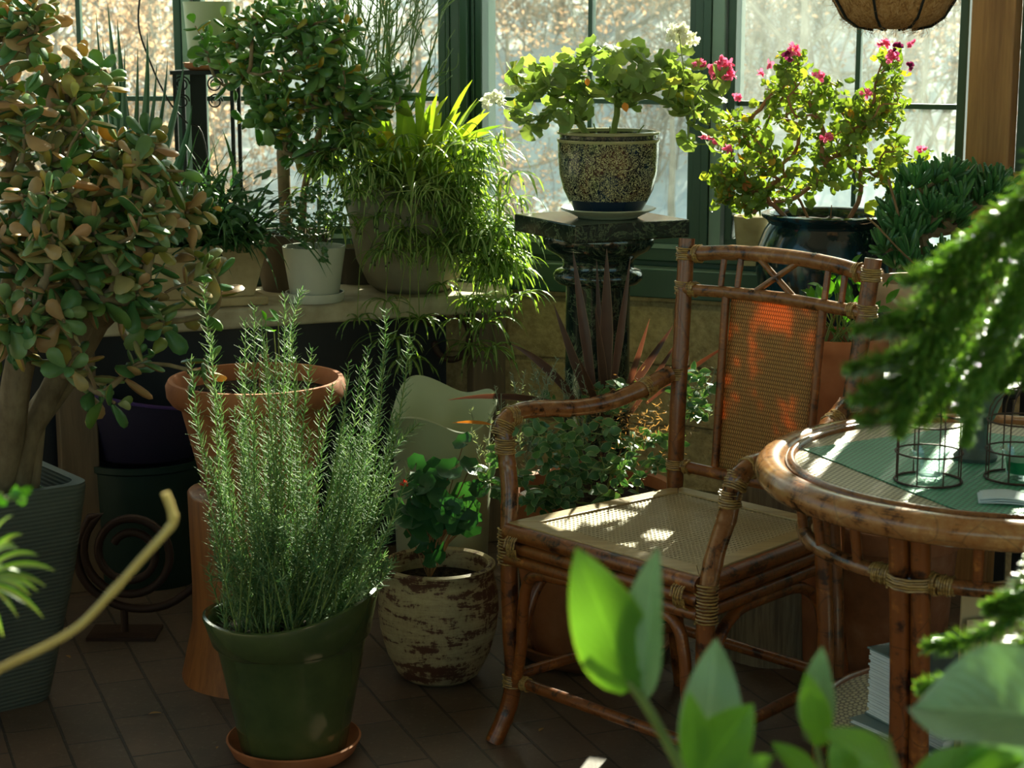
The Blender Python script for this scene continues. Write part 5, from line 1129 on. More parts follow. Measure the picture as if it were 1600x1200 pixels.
# ================================================================ big jade plant on the left
BZ = .7005
jc = V((X(-78, 3.72, .3), 3.74, 0)); jp = thing('potted_jade_tree', 'large reddish leaved jade tree in a ridged grey square planter at the left edge', 'potted plant', jc)
mb = MB(); S0, S1, Hh = .145, .222, .475
def sq(s, z, rot=R(38), rr=.04, n=6):
    out = []
    for cx_, cy_, a0 in ((1, 1, 0), (-1, 1, 90), (-1, -1, 180), (1, -1, 270)):
        for k in range(n + 1): a = R(a0 + 90 * k / n); out.append(V((cx_ * (s - rr) + rr * math.cos(a), cy_ * (s - rr) + rr * math.sin(a), 0)))
    q = Matrix.Rotation(rot, 3, 'Z'); return [q @ p + jc + V((0, 0, z)) for p in out]
rings = [sq(S0, 0), sq(S0 + .004, .01), sq(S0 + (S1 - S0) * .35, .14), sq(S0 + (S1 - S0) * .7, .30), sq(S1 - .003, Hh - .01), sq(S1 - .004, Hh), sq(S1 - .024, Hh), sq(S1 - .028, Hh - .04), sq(S1 - .034, Hh - .07)]
n = len(rings[0]); mb.add([p for r_ in rings for p in r_], [(i * n + k, i * n + (k + 1) % n, (i + 1) * n + (k + 1) % n, (i + 1) * n + k) for i in range(len(rings) - 1) for k in range(n)] + [tuple(reversed(range(n)))])
mb.build('planter', M['grey_planter'], jp); soil_disc(jp, jc, .19, Hh - .05)
mb = MB(); rng = random.Random(2)
for _ in range(16): a = rng.uniform(0, 6.28); q = jc + V((.19 + rng.uniform(-.03, .0), rng.uniform(-.04, .02), Hh - .035)); mb.thick(q, V((math.cos(a), math.sin(a), .6)), (0, 0, 1), .02, .012, .006)
mb.build('little_rosette', M['ivy'], jp)
def jade(parent, rng, roots, tips, r_tip, r_max, barkm, leafm, L=.05, nl=(5, 8), names=('branches', 'leaves')):
    paths, dirs = skeleton(rng, roots, tips, r_tip, r_max, .12, .55); stems_mesh(paths, 8).build(names[0], barkm, parent); mb = MB()
    for p, d in dirs:
        d = (d + V((0, 0, .6))).normalized(); _, a, b = frame_of(d); k0 = rng.uniform(0, 6.28); n = rng.randint(*nl)
        for k in range(n):
            an = k0 + (k % 2) * math.pi + (k // 2) * math.pi / 2; lvl = k // 2; out = a * math.cos(an) + b * math.sin(an)
            dd = (out * (1.0 - .18 * lvl) + d * (-.15 + .42 * lvl) + rdir(rng) * .25).normalized(); l = L * rng.uniform(.7, 1.15) * (1 - .16 * lvl)
            nn = d + out * -.3
            mb.thick(p - d * .02 * (1.5 - lvl) + rdir(rng) * .004, dd, nn, l, l * rng.uniform(.48, .62), l * .24, rng.uniform(-.12, .12))
    mb.build(names[1], leafm, parent)
rng = random.Random(101); z0 = Hh - .05
roots = [[jc + V((.10, -.02, z0)), Q(15, 690, 3.70), Q(25, 600, 3.68), Q(45, 500, 3.66), Q(60, 400, 3.66)], [jc + V((.14, 0, z0)), Q(40, 690, 3.74), Q(85, 600, 3.74), Q(130, 510, 3.72), Q(170, 420, 3.7)],
    [jc + V((.12, .03, z0)), Q(-10, 660, 3.8), Q(-20, 560, 3.8), Q(20, 420, 3.85), Q(60, 300, 3.85)], [jc + V((.15, .02, z0)), Q(50, 660, 3.78), Q(100, 590, 3.78), Q(150, 500, 3.8), Q(215, 440, 3.8)], [jc + V((.05, -.05, z0)), Q(-60, 640, 3.6), Q(-70, 500, 3.6), Q(-60, 350, 3.6)]]
tips = (blob(rng, 60, 180, 100, 80, 3.75, .2, 34) + blob(rng, 170, 250, 100, 60, 3.75, .15, 26) + blob(rng, 235, 300, 80, 60, 3.75, .15, 24) + blob(rng, 150, 350, 130, 70, 3.7, .18, 40) + blob(rng, 60, 330, 90, 90, 3.6, .18, 30)
    + blob(rng, 120, 440, 130, 60, 3.65, .15, 30) + blob(rng, 40, 520, 70, 60, 3.55, .12, 20) + blob(rng, 210, 480, 60, 50, 3.7, .1, 12) + blob(rng, 30, 40, 60, 60, 3.85, .1, 20) + blob(rng, 130, 130, 50, 50, 3.85, .1, 12) + blob(rng, -80, 300, 60, 200, 3.7, .2, 30)
    + [Q(325, 415, 3.75), Q(340, 440, 3.78), Q(305, 400, 3.72), Q(300, 440, 3.7), Q(318, 560, 3.72), Q(325, 590, 3.7), Q(330, 490, 3.8), Q(205, 575, 3.65), Q(230, 560, 3.65), Q(150, 610, 3.62), Q(180, 630, 3.6), Q(310, 330, 3.78), Q(130, 560, 3.6), Q(280, 340, 3.78), Q(105, 575, 3.5)])
jade(jp, rng, roots, tips, .0030, .030, M['bark'], M['jade'], .066, (4, 7))
# ================================================================ plants on the bench
def bench_pt(px, D): return V((X(px, D, BZ), D, BZ))
# long buff planter with grassy and broad leaves
p = bench_pt(318, 4.66); pl = thing('buff_trough_planter', 'long buff stoneware trough of dark grassy leaves on the bench behind the jade tree', 'potted plant', p + V((0, 0, .0235)))
mb = MB(); mb.box(p + V((0, 0, .012)), (.300, .155, .023), Mx_b := Matrix.Rotation(math.atan2(bd.y, bd.x), 3, 'Z')); tag(bevel(mb.build('trough_saucer', M['beige_pot'], smooth=False), .006, 3), 'rectangular buff tray under the stoneware trough on the bench', 'saucer')
mb = MB(); z_ = p.z + .0235; o_ = []; 
for s_, z in ((.78, 0), (1.0, .118), (1.02, .122), (1.02, .132), (.94, .132), (.92, .11)):
    hx, hy = .150 * s_, .072 * (s_ if s_ > .8 else .86); o_ += [p + Mx_b @ V((x * hx, y * hy, 0)) + V((0, 0, .0235 + z)) for x, y in ((-1, -1), (1, -1), (1, 1), (-1, 1))]
mb.add(o_, [(3, 2, 1, 0)] + [(i * 4 + k, i * 4 + (k + 1) % 4, (i + 1) * 4 + (k + 1) % 4, (i + 1) * 4 + k) for i in range(5) for k in range(4)]); bevel(mb.build('trough', M['beige_pot'], pl, smooth=False), .006, 3)
mb = MB(); mb.box(p + V((0, 0, .1345)), (.27, .125, .006), Mx_b); mb.build('soil', M['soil'], pl, smooth=False)
rng = random.Random(111); mb = MB()
for k in range(300):
    b = p + V((rng.uniform(-.13, .13), rng.uniform(-.05, .05), .135)); d = V((rng.uniform(-.8, .8), rng.uniform(-.6, .3), rng.uniform(.6, 1.3))); mb.arc_blade(b, d, rng.uniform(.12, .34), rng.uniform(.007, .015), rng.uniform(.4, 1.5), 8, .3)
mb.build('grassy_leaves', M['dkgreen'], pl); mb = MB()
for k in range(170):
    q = Q(rng.uniform(280, 420), rng.uniform(280, 385), 4.6 + rng.uniform(-.06, .08)); mb.leaf(q, rdir(rng, -.3, .8), V((0, -.6, .7)) + rdir(rng) * .5, rng.uniform(.03, .055), rng.uniform(.012, .022))
mb.build('broad_leaves', M['dkgreen'], pl)
# white pot with ivy
p = bench_pt(492, 4.72); lathe_thing('white_saucer', [(0, 0), (.070, 0), (.074, .004), (.076, .024), (.072, .024), (.070, .010), (0, .009)], M['white_pot'], p, 'matt white saucer under the white ivy pot on the bench edge', 'saucer')
c = p + V((0, 0, .0105)); w_ = thing('potted_ivy', 'small leaved ivy trailing over a matt white pot on the bench', 'potted plant', c); mb = MB()
mb.lathe([(0, 0), (.058, 0), (.062, .004), (.0805, .128), (.080, .131), (.074, .131), (.070, .11)], 64, c); mb.build('pot', M['white_pot'], w_); soil_disc(w_, c, .071, c.z + .113)
rng = random.Random(121)
tips = blob(rng, 490, 350, 50, 30, 4.70, .06, 40) + blob(rng, 500, 320, 45, 30, 4.72, .06, 26) + [Q(505, 385 + 7 * i, 4.635) for i in range(4)] + [Q(450, 355, 4.68), Q(443, 362, 4.68), Q(475, 382, 4.64)]
paths, dirs = skeleton(rng, [[c + V((0, 0, .113)), c + V((0, 0, .13))]], tips, .0008, .002, .2); stems_mesh(paths, 4).build('stems', M['stem_g'], w_); mb = MB()
for q, d in dirs:
    for _ in range(6): mb.leaf(q + rdir(rng) * .010, rdir(rng, -.6, .8), V((0, -.6, .7)) + rdir(rng) * .5, rng.uniform(.010, .018), rng.uniform(.008, .013), .1, .2, 4)
mb.build('foliage', M['ivy'], w_)
# big rounded clay bowl with strap leaves and spider plants
p = bench_pt(645, 4.93); w_ = thing('potted_spider_plant', 'overflowing spider plant with broad yellow-green strap leaves in a big clay bowl', 'potted plant', p); mb = MB()
mb.lathe([(0, 0), (.095, 0), (.120, .02), (.150, .085), (.156, .125), (.158, .128), (.165, .16), (.170, .22), (.172, .27), (.168, .278), (.158, .276), (.155, .25), (.15, .23)], 64, p); mb.build('bowl', M['grey_bowl'], w_); soil_disc(w_, p, .152, p.z + .245)
rng = random.Random(131); mb = MB()
for k in range(84):
    a = rng.uniform(0, 6.28); b = p + V((.06 * math.cos(a), .06 * math.sin(a), .25)); d = V((math.cos(a) * rng.uniform(.1, 1.1), math.sin(a) * .5, rng.uniform(.8, 1.5))); mb.arc_blade(b, d, rng.uniform(.18, .34), rng.uniform(.016, .030), rng.uniform(.4, 1.3), 9, .25, prof=lambda t: (.5 + t) * (1 - t ** 4) if t < .5 else 1.0 * (1 - ((t - .5) * 2) ** 2.5))
for x1, y1, W_ in ((668, 98, .020), (600, 105, .030), (590, 150, .028), (560, 140, .026), (765, 175, .028), (738, 125, .014), (740, 190, .024), (700, 150, .016), (770, 205, .024), (545, 190, .026), (520, 220, .026), (650, 150, .030), (625, 140, .022), (720, 175, .024), (785, 195, .018), (800, 215, .012), (505, 180, .022), (690, 175, .028), (575, 185, .03)):
    a = p + V((rng.uniform(-.05, .05), rng.uniform(-.05, .05), .25)); e = Q(x1, y1, 4.88 + rng.uniform(-.08, .06)); m_ = a.lerp(e, .55) + V(((a.x - e.x) * .15, 0, .05)); q9 = [i / 9 for i in range(10)]
    mb.blade([a * (1 - t) ** 2 + m_ * 2 * t * (1 - t) + e * t * t for t in q9], [W_ * (.5 + t if t < .5 else 1 - max(0, (t - .5) * 2) ** 2.4) + .0006 for t in q9], V((rng.uniform(-.4, .4), -1, .2)), .3)
mb.build('strap_leaves', M['strap'], w_); mb = MB(); st = MB()
cen = []
for k in range(60): cen.append(Q(rng.gauss(700, 50), rng.gauss(300, 50), 4.78 + rng.uniform(-.1, .12)))
for k in range(30): cen.append(Q(rng.gauss(755, 28), rng.gauss(370, 45), 4.72 + rng.uniform(-.06, .10)))
for k in range(16): cen.append(Q(rng.gauss(580, 35), rng.gauss(265, 30), 4.75))
for k in range(7): cen.append(Q(rng.gauss(520, 20), rng.gauss(270, 35), 4.8))
for k in range(10): cen.append(Q(rng.gauss(640, 40), rng.gauss(350, 30), 4.70))
for px, py in ((605, 472), (560, 500), (640, 560), (655, 500), (620, 530), (740, 470), (762, 505), (735, 540), (770, 545), (720, 500), (790, 400), (800, 370), (560, 300), (545, 280), (690, 445), (780, 470), (600, 395)): cen.append(Q(px, py, 4.66 if px < 690 else 4.76))
for q in cen:
    rosette(mb, rng, q, rng.randint(11, 16), rng.uniform(.08, .14), rng.uniform(.007, .011), .8, 1.7, 6)
    if q.z < BZ + .05 or rng.random() < .3:
        s0 = p + V((rng.uniform(-.1, .12), -.10, .27)); md = V(((s0.x + q.x) / 2, min(s0.y, q.y) - .08, max(s0.z, q.z) + .02)); st.tube(spline([s0, md, q + V((0, -.005, .05)), q], 6), .0012, 4)
mb.build('spider_leaves', M['spider'], w_); st.build('runners', M['stem_g'], w_); mb = MB()
for k in range(14): mb.arc_blade(Q(rng.uniform(660, 790), rng.uniform(180, 300), 4.75), V((rng.uniform(-.3, .8), -.3, rng.uniform(-.2, .8))), rng.uniform(.10, .22), .007, 1.6, 7)
mb.build('yellowing_leaves', M['strap'], w_)
# second jade, dark clay pot hidden behind the trough
p = bench_pt(455, 4.93); w_ = thing('potted_green_jade', 'glossy green jade plant with thick trunk rising behind the white pot on the bench', 'potted plant', p); mb = MB()
mb.lathe([(0, 0), (.075, 0), (.10, .13), (.108, .135), (.108, .155), (.098, .155), (.095, .13)], 48, p); mb.build('pot', M['pot_dark'], w_); soil_disc(w_, p, .096, p.z + .135)
rng = random.Random(141)
roots = [[p + V((-.01, 0, .135)), Q(445, 310, 4.93), Q(442, 240, 4.92), Q(450, 180, 4.9), Q(440, 120, 4.88)], [p + V((.03, .01, .135)), Q(475, 300, 4.95), Q(490, 230, 4.95), Q(520, 170, 4.92), Q(530, 120, 4.9)]]
tips = blob(rng, 365, 60, 75, 45, 4.85, .12, 11) + blob(rng, 440, 45, 80, 45, 4.85, .14, 26) + blob(rng, 520, 70, 60, 60, 4.85, .14, 20) + blob(rng, 450, 130, 80, 55, 4.82, .14, 30) + blob(rng, 540, 150, 70, 45, 4.82, .12, 22) + blob(rng, 590, 150, 45, 40, 4.85, .08, 9) + blob(rng, 500, 215, 80, 40, 4.82, .1, 18) + blob(rng, 420, 180, 50, 30, 4.80, .08, 8) + blob(rng, 365, 130, 30, 30, 4.8, .05, 4)
jade(w_, rng, roots, tips, .0020, .017, M['bark'], M['jade2'], .058, (6, 9))
# aloe
p = bench_pt(205, 4.75); w_ = thing('potted_aloe', 'tall spiky grey-green aloe against the far left window behind the jade tree', 'potted plant', p); mb = MB()
mb.lathe([(0, 0), (.07, 0), (.095, .15), (.10, .17), (.09, .17), (.086, .15)], 40, p); mb.build('pot', M['terra'], w_); soil_disc(w_, p, .087, p.z + .15)
mb = MB()
for (x1, y1, W_) in ((168, 5, .022), (183, 30, .024), (195, 72, .013), (230, 50, .022), (245, 100, .015), (288, 95, .022), (192, 100, .03), (300, 165, .024), (150, 20, .012), (160, 60, .015), (262, 90, .014), (130, 110, .018), (215, 75, .014)):
    a = p + V((rng.uniform(-.03, .03), rng.uniform(-.03, .02), .15)); b = Q(x1, y1, 4.7 + rng.uniform(-.08, .08)); m_ = a.lerp(b, .5) + V(((b.x - a.x) * .28 + rng.uniform(-.012, .012), 0, .02)); N = 9
    pts = [a * (1 - t) ** 2 + m_ * 2 * t * (1 - t) + b * t * t for t in [i / N for i in range(N + 1)]]; mb.tube(pts, [W_ * .85 * (1 - (i / N) ** 1.3) + .0005 for i in range(N + 1)], 7)
    for i in range(40):
        t = i / 40; f = t * N; i0 = int(f); q = pts[i0].lerp(pts[i0 + 1], f - i0); r_ = W_ * .85 * (1 - t ** 1.3)
        for s_ in (-1, 1): mb.leaf(q + V((s_ * r_ * .98, 0, 0)), V((s_, 0, .5)), (0, -1, 0), .003, .0016, 0, 0, 1)
mb.build('aloe_leaves', M['aloe'], w_)
# pencil cactus
p = bench_pt(560, 5.03); p.y = 5.06; w_ = thing('potted_pencil_cactus', 'thin twiggy green pencil cactus reaching up in front of the left bay window', 'potted plant', p); mb = MB()
mb.lathe([(0, 0), (.05, 0), (.062, .10), (.058, .10), (.055, .085)], 32, p); mb.build('pot', M['pot_dark'], w_); soil_disc(w_, p, .056, p.z + .085); mb = MB(); rng = random.Random(151)
def pencil(a, b, r, lev):
    md = a.lerp(b, .5) + V((rng.uniform(-.02, .02), 0, -.01)); pts = spline([a, md, b], 4); mb.tube(pts, [r * (1 - .4 * i / (len(pts) - 1)) for i in range(len(pts))], 6)
    if lev < 3:
        for _ in range(3 if lev else 5):
            q = pts[rng.randrange(3, len(pts))]; L = (b - a).length * rng.uniform(.35, .6); d = ((b - a).normalized() + rdir(rng) * .55 + V((0, 0, .2))).normalized(); pencil(q, q + d * L, r * .7, lev + 1)
for x1, y1 in ((605, 5), (610, 55), (560, 20), (590, 60), (530, 10), (480, -20), (640, 130), (570, 90), (440, -30)): pencil(p + V((0, 0, .085)), Q(x1, y1, 5.03), .0042, 0)
mb.build('pencil_stems', M['pencil'], w_)
# iron plant stand with pot in terracotta dish
p = bench_pt(318, 4.98); p.y = 5.02; topz = Q(330, 110, 5.0).z; w_ = thing('iron_plant_stand', 'black iron plant stand with scrolls on the bench before the left window mullion', 'plant stand', p); mb = MB()
mb.box((p.x + .02, p.y, topz - .005), (.17, .15, .010)); mb.build('top', M['iron_blk'], w_, smooth=False); mb = MB()
for x in (-.055, .095): mb.box((p.x + x, p.y - .06, (topz - .01 + BZ) / 2), (.010, .010, topz - .01 - BZ))
for x in (-.055, .095): mb.box((p.x + x, p.y + .06, (topz - .01 + BZ) / 2), (.010, .010, topz - .01 - BZ))
mb.build('posts', M['iron_blk'], w_, smooth=False); mb = MB(); mb.box((p.x - .0, p.y - .02, (topz - .01 + BZ) / 2), (.042, .012, topz - .01 - BZ)); mb.build('centre_panel', M['iron_blk'], w_, smooth=False); mb = MB()
for x in (-.038, .05):
    for zz, rr in ((topz - .035, .022), (topz - .080, .020)):
        mb.tube([V((p.x + x + rr * (1 - i / 60) * math.cos(i * .3), p.y - .06, zz + rr * (1 - i / 60) * math.sin(i * .3))) for i in range(34)], .0022, 6)
mb.build('scrolls', M['iron_blk'], w_)
dc = V((p.x + .03, p.y, topz + .0005)); lathe_thing('terracotta_dish', [(0, 0), (.055, 0), (.068, .008), (.072, .020), (.068, .020), (.055, .008), (0, .007)], M['terra'], dc, 'shallow terracotta dish on top of the black iron plant stand', 'saucer')
c = dc + V((0, 0, .0085)); mb = MB(); mb.lathe([(0, 0), (.050, 0), (.056, .02), (.066, .16), (.068, .17), (.062, .17), (.058, .15), (0, .15)], 48, c); tag(mb.build('celadon_pot', M['pale_vase'], loc=c), 'pale green cylinder pot in the terracotta dish on the iron stand', 'pot')
# curved black support wire left of it
mb = MB(); mb.tube(spline([Q(228, -60, 4.95), Q(216, 30, 4.95), Q(232, 90, 4.95), Q(262, 155, 4.95), Q(290, 190, 4.95), Q(320, 225, 4.95), V((X(345, 4.95, BZ), 4.95, BZ + .001))], 6), .0026, 6); tag(mb.build('support_wire', M['iron_blk']), 'curved black plant support wire in front of the far left window', 'wire')
# terracotta pot seen below the table top
p = V((X(1405, 3.55, .3), 3.60, 0)); lathe_thing('terracotta_pot', pot_prof(.09, .13, .42, .008, .04), M['terra_dk'], p, 'plain aged terracotta pot on the floor seen under the round table', 'pot')
# ================================================================ foreground plants, out of focus
def stool(c, h, r, label):
    s_ = thing('round_stool', label, 'stool', (c[0], c[1], 0)); mb = MB(); mb.lathe([(0, h - .025), (r, h - .025), (r, h), (0, h)], 40, (c[0], c[1], 0)); mb.build('seat', M['railwood'], s_)
    for k in range(4): a = R(45 + 90 * k); mb = MB(); mb.tube([V((c[0] + r * .95 * math.cos(a), c[1] + r * .95 * math.sin(a), 0)), V((c[0] + r * .7 * math.cos(a), c[1] + r * .7 * math.sin(a), h - .025))], .012, 8); mb.build('leg', M['railwood'], s_)
stool((.68, 1.62), .88, .11, 'wooden stool carrying the foxtail fern just outside the right edge')
fc_ = V((.68, 1.62, .8805)); fe = thing('potted_foxtail_fern', 'foxtail fern with drooping bright green plumes blurred in the right foreground', 'potted plant', fc_); mb = MB(); mb.lathe([(0, 0), (.07, 0), (.10, .17), (.106, .18), (.106, .20), (.095, .20), (.092, .17)], 48, fc_); mb.build('pot', M['terra'], fe); soil_disc(fe, fc_, .093, fc_.z + .175)
rng = random.Random(161); mb = MB(); st = MB()
def plume(pts, Rr, dens=1.0, D=1.6):
    ps = spline([q if isinstance(q, V) else Q(q[0], q[1], q[2] if len(q) > 2 else D) for q in pts], 8); st.tube(ps, .0015, 5); n = len(ps) - 1; L = sum((ps[i + 1] - ps[i]).length for i in range(n)); m = int(L / .00016 * dens)
    for k in range(m):
        t = k / m; f = t * n; i0 = min(n - 1, int(f)); q = ps[i0].lerp(ps[i0 + 1], f - i0); d = (ps[i0 + 1] - ps[i0]).normalized(); _, s1, s3 = frame_of(d); an = rng.uniform(0, 6.28); o = s1 * math.cos(an) + s3 * math.sin(an)
        rr = Rr * min(1, (1 - t) * 4 + .25) * min(1, t * 6 + .3); l = rng.uniform(.007, .012); base = q + o * max(0, rr * rng.uniform(.15, 1) - l * .6); mb.leaf(base, (o + d * .9 + rdir(rng) * .45).normalized(), d, l, .0021, .1, .15, 2, prof=lambda x: 1.0 if x < .6 else .6)
crown = fc_ + V((0, 0, .19))
for args in (([crown, (1700, 250, 1.6), (1600, 330, 1.57), (1500, 430, 1.55), (1440, 560, 1.53), (1405, 675, 1.52)], .026), ([(1620, 320, 1.56), (1520, 380, 1.55), (1470, 430, 1.54), (1415, 438, 1.54)], .018), ([(1600, 310, 1.56), (1500, 400, 1.55), (1440, 480, 1.54), (1390, 500, 1.54)], .018), ([(1660, 290, 1.58), (1590, 340, 1.57), (1530, 420, 1.56), (1480, 520, 1.55), (1450, 600, 1.55)], .026), ([(1640, 330, 1.6), (1600, 420, 1.6), (1560, 520, 1.6), (1540, 600, 1.6)], .024), ([(1540, 440, 1.55), (1460, 500, 1.54), (1400, 512, 1.53), (1340, 516, 1.53)], .012),
        ([(1520, 480, 1.55), (1440, 545, 1.54), (1390, 565, 1.53), (1328, 577, 1.52)], .013), ([(1490, 520, 1.54), (1430, 580, 1.53), (1390, 600, 1.52), (1352, 608, 1.52)], .011), ([(1470, 560, 1.54), (1420, 610, 1.53), (1380, 622, 1.52), (1335, 626, 1.52)], .012), ([(1450, 600, 1.53), (1410, 640, 1.52), (1375, 655, 1.52), (1345, 657, 1.52)], .012),
        ([crown, (1700, 330, 1.6), (1610, 420, 1.6), (1540, 560, 1.6), (1508, 690, 1.6)], .017), ([crown, (1690, 400, 1.62), (1640, 480, 1.62), (1590, 570, 1.62), (1560, 600, 1.62)], .018), ([(1640, 330, 1.6), (1560, 420, 1.58), (1500, 520, 1.57), (1455, 640, 1.56)], .022), ([(1640, 350, 1.6), (1580, 470, 1.6), (1500, 580, 1.58), (1440, 660, 1.57)], .020),
        ([crown, (1680, 430, 1.58), (1640, 540, 1.58), (1610, 600, 1.58)], .018), ([(1650, 380, 1.62), (1580, 500, 1.62), (1520, 600, 1.62)], .02), ([crown, (1690, 560, 1.55), (1660, 800, 1.5), (1600, 930, 1.5), (1545, 950, 1.5)], .018), ([(1660, 860, 1.5), (1590, 960, 1.5), (1520, 1000, 1.5), (1450, 1010, 1.5)], .014), ([(1660, 900, 1.5), (1600, 1010, 1.5), (1530, 1050, 1.5)], .018), ([(1600, 1010, 1.5), (1500, 1060, 1.5), (1440, 1075, 1.5)], .012), ([(1640, 400, 1.55), (1560, 560, 1.55), (1500, 640, 1.56)], .016)):
    plume(*args)
mb.build('plumes', M['fern'], fe, sharp=None); st.build('stems', M['stem_g'], fe)
# glossy leafy plant at the bottom edge
stool((.20, 1.22), .50, .14, 'wooden stool below the picture carrying the glossy leafed plant')
gc = V((.20, 1.22, .5005)); gl = thing('potted_glossy_plant', 'glossy broad leaved plant with backlit bright green leaves along the bottom right foreground', 'potted plant', gc); mb = MB(); mb.lathe([(0, 0), (.08, 0), (.11, .16), (.115, .17), (.115, .19), (.105, .19), (.10, .16)], 48, gc); mb.build('pot', M['glaze_green'], gl); soil_disc(gl, gc, .102, gc.z + .168)
mb = MB(); mp = MB(); st = MB(); rng = random.Random(171)
def bigleaf(m, bx, by, tx, ty, wpx, D, Dt=None, tilt=(0, -1, .25), fold=.35, bend=.12, n=10, wob=.06):
    a = Q(bx, by, D); b = Q(tx, ty, Dt or D); d = b - a; L = d.length; W_ = wpx / F * D; sd_ = d.normalized().cross(V(tilt)).normalized(); u = sd_.cross(d.normalized()).normalized(); dn = d.normalized(); vs = []; uv = []; nc = 6
    for i in range(n + 1):
        t = i / n; w = W_ / 2 * (math.sin(math.pi * min(1, (t * .97 + .03)) ** .85) ** .75) * (1 - .12 * t)
        if i == n: w = W_ * .01
        c_ = a + dn * L * t - u * bend * L * (t * t - t * .3) 
        for j in range(nc + 1):
            s_ = j / nc * 2 - 1; h = abs(s_) * fold * w + wob * W_ * math.sin(t * 9 + s_ * 2) * abs(s_) * .4; vs.append(c_ + sd_ * s_ * w + u * h); uv.append((j / nc, t))
    m.add(vs, [(i * (nc + 1) + j, i * (nc + 1) + j + 1, (i + 1) * (nc + 1) + j + 1, (i + 1) * (nc + 1) + j) for i in range(n) for j in range(nc)], uv)
bigleaf(mb, 985, 1078, 906, 866, 132, 1.20, 1.17, (.15, -1, .1), .25); bigleaf(mp, 1006, 1085, 1016, 866, 92, 1.20, 1.17, (-.7, -1, .2), .5); bigleaf(mp, 1095, 1215, 1122, 1000, 112, 1.18, 1.20, (.1, -1, .5), .4); bigleaf(mb, 1092, 1210, 1172, 1105, 105, 1.14, 1.12, (-.2, -1, .2), .25); bigleaf(mb, 1085, 1205, 1080, 1085, 60, 1.13, 1.12, (.3, -1, .2))
bigleaf(mp, 1275, 1150, 1282, 1018, 66, 1.22, 1.20, (-.3, -1, .3), .5); bigleaf(mb, 1283, 1165, 1262, 1055, 56, 1.18, 1.17, (.1, -1, .1), .2); bigleaf(mb, 1395, 1225, 1298, 1140, 96, 1.15, 1.13, (.1, -.8, .7), .2); bigleaf(mb, 1275, 1215, 1208, 1160, 42, 1.16, 1.16, (.1, -1, .5)); bigleaf(mb, 1425, 1225, 1545, 1165, 62, 1.12, 1.10, (0, -.6, .9))
bigleaf(mb, 1480, 1230, 1600, 1180, 90, 1.10, 1.10, (0, -.6, .9)); bigleaf(mb, 1130, 1235, 1205, 1180, 60, 1.13, 1.12, (0, -.7, .8)); bigleaf(mb, 1300, 1250, 1370, 1200, 60, 1.1, 1.1); bigleaf(mb, 1330, 1230, 1300, 1160, 60, 1.12, 1.12, (.2, -1, .4))
bigleaf(mp, 1690, 1130, 1412, 1085, 230, 1.10, 1.16, (-.1, -.75, 1.0), .45, .20, 14, .14); bigleaf(mp, 1640, 1240, 1500, 1130, 130, 1.12, 1.14, (.2, -.9, .6), .3)
def px3(*a): return [Q(*q) for q in a]
for pts, r_ in ((px3((1110, 1330, 1.2), (1070, 1215, 1.2), (1008, 1100, 1.2), (960, 1040, 1.2), (923, 1010, 1.19)), .0042), (px3((1008, 1100, 1.2), (1008, 1070, 1.2)), .002), (px3((1130, 1330, 1.2), (1100, 1215, 1.18), (1095, 1190, 1.18)), .003), (px3((1290, 1330, 1.18), (1285, 1220, 1.18), (1272, 1150, 1.2)), .003), (px3((1450, 1330, 1.12), (1410, 1230, 1.12), (1385, 1150, 1.14)), .0032), (px3((1600, 1330, 1.12), (1640, 1230, 1.12), (1690, 1130, 1.10)), .004)):
    st.tube([gc + V((0, 0, .168)), gc + V((0, 0, .22))] + spline(pts, 5), [r_ * 1.2] * 2 + [r_ * (1 - .4 * i / (5 * (len(pts) - 1))) for i in range(5 * (len(pts) - 1) + 1)], 8)
for q in ((1258, 1145), (1262, 1152), (1370, 1160), (1376, 1150), (1382, 1170)):
    c_ = Q(q[0], q[1], 1.17); st.tube([c_ - V((0, 0, .0015)), c_, c_ + V((0, 0, .0015))], [.0012, .0022, .0012], 6)
mb.build('glossy_leaves', M['big'], gl); mp.build('pale_glare_leaves', M['big_pale'], gl); st.build('stems', M['stem_g'], gl)
# spider plant and yellow stem at the left edge
stool((-.56, 1.48), .74, .12, 'wooden stool outside the left edge carrying the small spider plant')
lc = V((-.56, 1.48, .7405)); ls = thing('potted_small_spider_plant', 'bright striped spider plant with a long bare yellow stem at the left edge foreground', 'potted plant', lc); mb = MB(); mb.lathe([(0, 0), (.06, 0), (.085, .15), (.09, .16), (.09, .18), (.08, .18), (.078, .15)], 48, lc); mb.build('pot', M['terra'], ls); soil_disc(ls, lc, .08, lc.z + .155)
mb = MB(); rng = random.Random(181); b = Q(-45, 915, 1.5)
for tx, ty in ((36, 835), (29, 857), (60, 868), (86, 892), (72, 917), (60, 925), (48, 932), (68, 966), (28, 965), (-10, 820), (20, 805), (10, 890), (40, 900), (-30, 840), (22, 850), (5, 995), (-60, 830), (-120, 860), (-110, 930)):
    e = Q(tx, ty, 1.5 + rng.uniform(-.05, .05)); m_ = b.lerp(e, .55) + V((0, 0, .020)); pts = [b * (1 - t) ** 2 + m_ * 2 * t * (1 - t) + e * t * t for t in [i / 8 for i in range(9)]]; mb.blade(pts, [.0075 * (.6 + .8 * t if t < .5 else 1 - max(0, (t - .5) * 2) ** 2.2 * .95) for t in [i / 8 for i in range(9)]], V((0, -.5, 1)), .4)
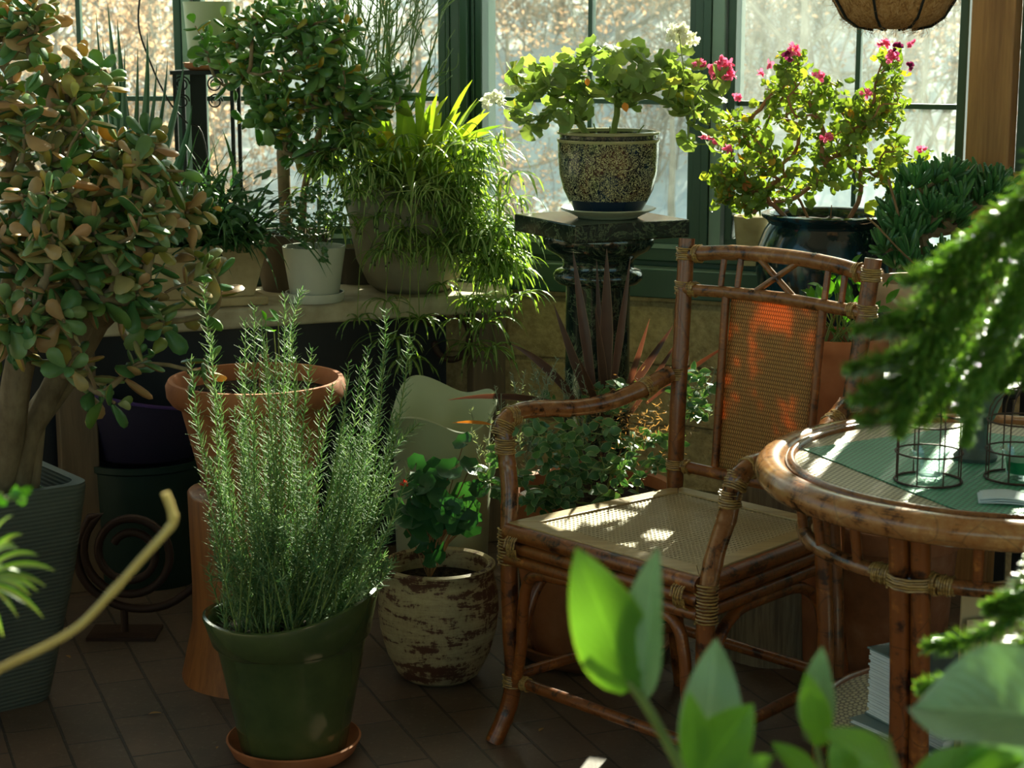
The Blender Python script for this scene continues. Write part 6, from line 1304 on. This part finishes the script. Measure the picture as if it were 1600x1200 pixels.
for _ in range(16): a = rng.uniform(0, 6.28); mb.arc_blade(lc + V((0, 0, .17)), V((math.cos(a), math.sin(a), 1.2)), .15, .008, 1.5, 7)
mb.build('striped_leaves', M['spider'], ls); st = MB(); st.tube(spline([lc + V((.02, 0, .16)), b + V((-.03, 0, .03)), b], 5), .002, 6)
st.tube(spline([lc + V((.03, -.03, .16)), Q(-40, 1068, 1.33), Q(0, 1045, 1.32), Q(110, 988, 1.32), Q(175, 925, 1.32), Q(220, 875, 1.32), Q(262, 828, 1.32), Q(271, 812, 1.32), Q(266, 790, 1.32), Q(258, 770, 1.32)], 6), [.0030 + .0005 * (i in (24, 25, 37, 43, 44)) for i in range(55)], 10)
st.build('bare_yellow_stem', M['yellow_stem'], ls); mb = MB()
for x, y in ((20, 778), (30, 782), (38, 775), (40, 790), (28, 770), (15, 790), (45, 780)): mb.leaf(Q(x - 5, y, 1.4), rdir(rng, -.5, 1), V((0, -1, .3)), .012, .008)
mb.build('small_round_leaves', M['bright'], ls); s3_ = MB(); s3_.tube(spline([lc + V((0, 0, .16)), Q(-30, 790, 1.4), Q(10, 780, 1.4), Q(40, 780, 1.4)], 4), .0012, 5); s3_.build('side_stem', M['stem_g'], ls)
# fallen leaves on the floor
for px, py, L, a, lab in ((945, 1070, .03, 20, 'small pale dry leaf on the bricks under the armchair front'), (842, 1145, .02, 60, 'tiny dry leaf on the bricks beside the armchair front leg'), (232, 1118, .028, 10, 'brown dry leaf on the dark floor left of the rosemary pot'), (338, 1172, .012, 80, 'tiny white scrap by the rosemary pot saucer'), (905, 1010, .04, -20, 'dull green fallen leaf on the floor behind the chair stretcher'), (110, 1030, .022, 130, 'curled dry leaf on the floor near the grey planter'), (1020, 1130, .018, 0, 'dry leaf fleck on the bricks right of the armchair leg')):
    q = P(px, py, .0); d = V((math.cos(R(a)), math.sin(R(a)), .12)); mb = MB(); mb.leaf(q + V((0, 0, .003)), d, V((0, 0, 1)), L, L * .4, .1, .4, 5); tag(mb.build('fallen_leaf', M['dry'] if 'green' not in lab else M['dkgreen'], loc=(q.x, q.y, 0)), lab, 'leaf', 'fallen leaves on the brick floor')
